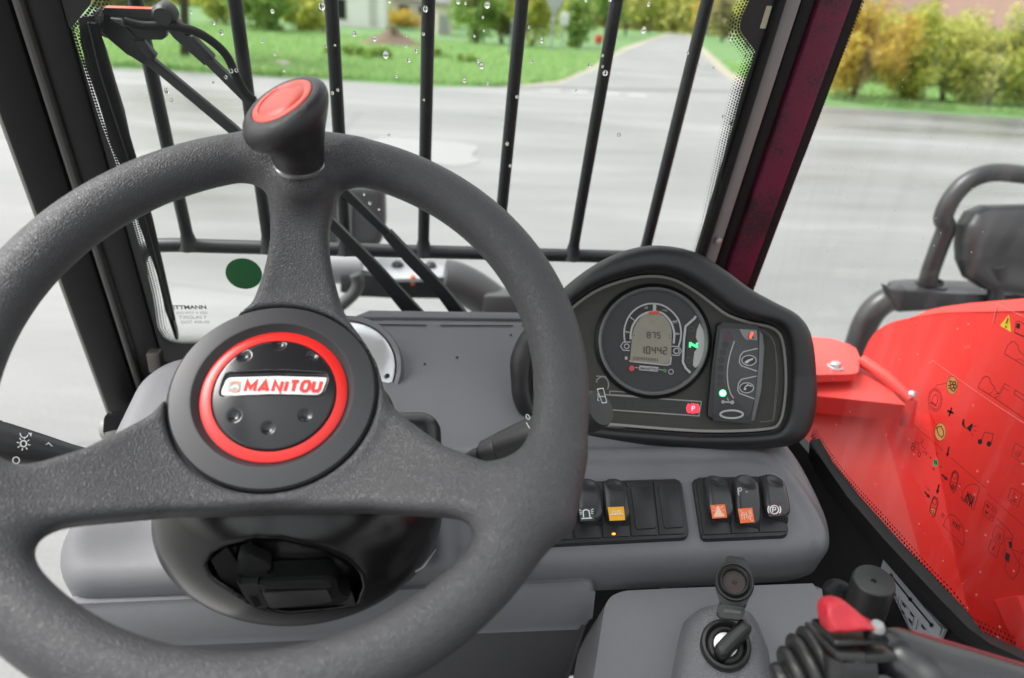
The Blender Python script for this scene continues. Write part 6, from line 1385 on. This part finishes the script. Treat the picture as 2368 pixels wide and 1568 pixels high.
fb = Pl(at_y(*zz('F', (1900, 520))[0], Y0-.05), (0, -1, .2), (1, 0, 0))
extr('bracket_face', fb, fb.pxs(zz('F', (1395, 430), (1430, 470), (1860, 492), (2400, 500), (2400, 560), (1480, 610), (1430, 520))), -.02, .0, m_powder, mi, .003)
lathe('tube_flange', [(.036, 0), (.036, .004), (.026, .006), (.024, .014)], BH.hit(*zz('F', (1690, 430))[0]), (0, 0, 1), m_tube, mi, 20)
mh = Pl(at_y(2300, 580, 1.40), unit([-.12, -.95, .25]), (1, 0, 0))
hp_ = mh.pxs([(2206, 560), (2210, 520), (2230, 488), (2262, 474), (2420, 470), (2520, 490), (2530, 640), (2500, 690), (2380, 688), (2270, 668), (2225, 640), (2208, 600)])
def head(x, y, z): return smax(smax(poly_sd(hp_, x, y), z-.045-.006*np.sin(y*40), .035), -z-.01, .01)
lo = np.array(hp_).min(0); hi = np.array(hp_).max(0)
sdf('mirror_head', head, (lo[0]-.005, lo[1]-.005, -.012), (hi[0]+.005, hi[1]+.005, .055), .006, mh, M('mirror_shell', (.035, .035, .037), .38), mi)
tube('mirror_stem', [at_y(*q, 1.36) for q in zz('F', (2110, 560), (2118, 480), (2125, 400), (2130, 300))], .018, m_tube, mi, 12)
# front left lamp box and its bracket, seen through the screen
fl = thing('front_lamp', 'dark rounded lamp housing on a post ahead of the windscreen', 'lamp', at_y(748, 600, 1.6))
fp = Pl(at_y(748, 500, 1.6), (0, -1, .15), (1, 0, 0))
bxp = roundpoly(fp.pxs([(603, 420), (890, 425), (893, 520), (880, 566), (760, 572), (612, 548), (600, 480)]), .02)
def lampf(x, y, z): return smax(smax(poly_sd(bxp, x, y), z-.04, .02), -z-.06, .015)
lo = np.array(bxp).min(0); hi = np.array(bxp).max(0)
sdf('housing', lampf, (lo[0]-.005, lo[1]-.005, -.065), (hi[0]+.005, hi[1]+.005, .045), .005, fp, M('lamp_shell', (.055, .055, .058), .42, vary=.15, vscale=30), fl)
for u in (782, 812): extr('rib', fp, fp.pxs([(u, 470), (u+5, 470), (u+5, 562), (u, 562)]), .038, .044, M('lamp_rib', (.12, .12, .12), .4), fl)
tube('post', [at_y(750, 560, 1.62), at_y(752, 700, 1.62)], .018, m_tube, fl, 12)
fb_ = thing('front_bracket', 'grey topped mounting bracket with hoses ahead of the windscreen', 'bracket', at_y(920, 700, 1.5))
zt = at_y(900, 640, 1.5)[2]; FT = Pl((0, 1.5, zt), (0, 0, 1), (1, 0, 0))
extr('top_plate', FT, roundpoly(FT.pxs(zz('P', (660, 900), (720, 845), (960, 845), (1400, 960), (1420, 1060), (1130, 1085), (830, 1085), (640, 900))), .01), -.008, .0, M('bracket_galv', (.42, .43, .44), .4, metal=.3), fb_, .002)
ff = Pl(at_y(900, 660, 1.5), (0, -1, .1), (1, 0, 0))
extr('front_face', ff, ff.pxs(zz('P', (290, 1060), (520, 1030), (830, 1080), (1420, 1080), (1420, 1150), (1330, 1300), (800, 1290), (640, 1280), (480, 1280), (290, 1230))), -.03, -.002, m_powder, fb_, .003)
for q in ((890, 955), (1235, 962)): lathe('bolt', [(.014, 0), (.014, .006), (.008, .012), (0, .0125)], FT.hit(*zz('P', q)[0]), (0, 0, 1), m_powder, fb_, 8)
lathe('marker_tip', [(.006, -.02), (.007, .0), (.004, .006), (0, .007)], FT.hit(*zz('P', (1050, 1075))[0]), (0, -.5, 1), M('marker_orange', (.7, .14, .03), .5), fb_, 12)
tube('hose', catmull([at_y(*q, 1.48) for q in zz('P', (1380, 1090), (1480, 1110), (1640, 1180), (1780, 1270), (1880, 1350), (1960, 1480))], False, 4), .045, M('hose_grey', (.06, .06, .062), .45), fb_, 16)
tube('hose', catmull([at_y(*q, 1.45) for q in zz('P', (450, 1040), (480, 1130), (440, 1230), (350, 1320), (250, 1400))], False, 4), .014, M('hose_grey'), fb_, 12)
box('end_block', at_y(*zz('P', (1990, 1380))[0], 1.46), (.05, .03, .04), M('hose_grey'), fb_, bev=.01)
tube('cross_tube', [at_y(*q, 1.55) for q in zz('P', (-200, 960), (100, 955), (520, 960))], .04, M('tube_silver', (.3, .3, .31), .45, metal=.3), fb_, 16)
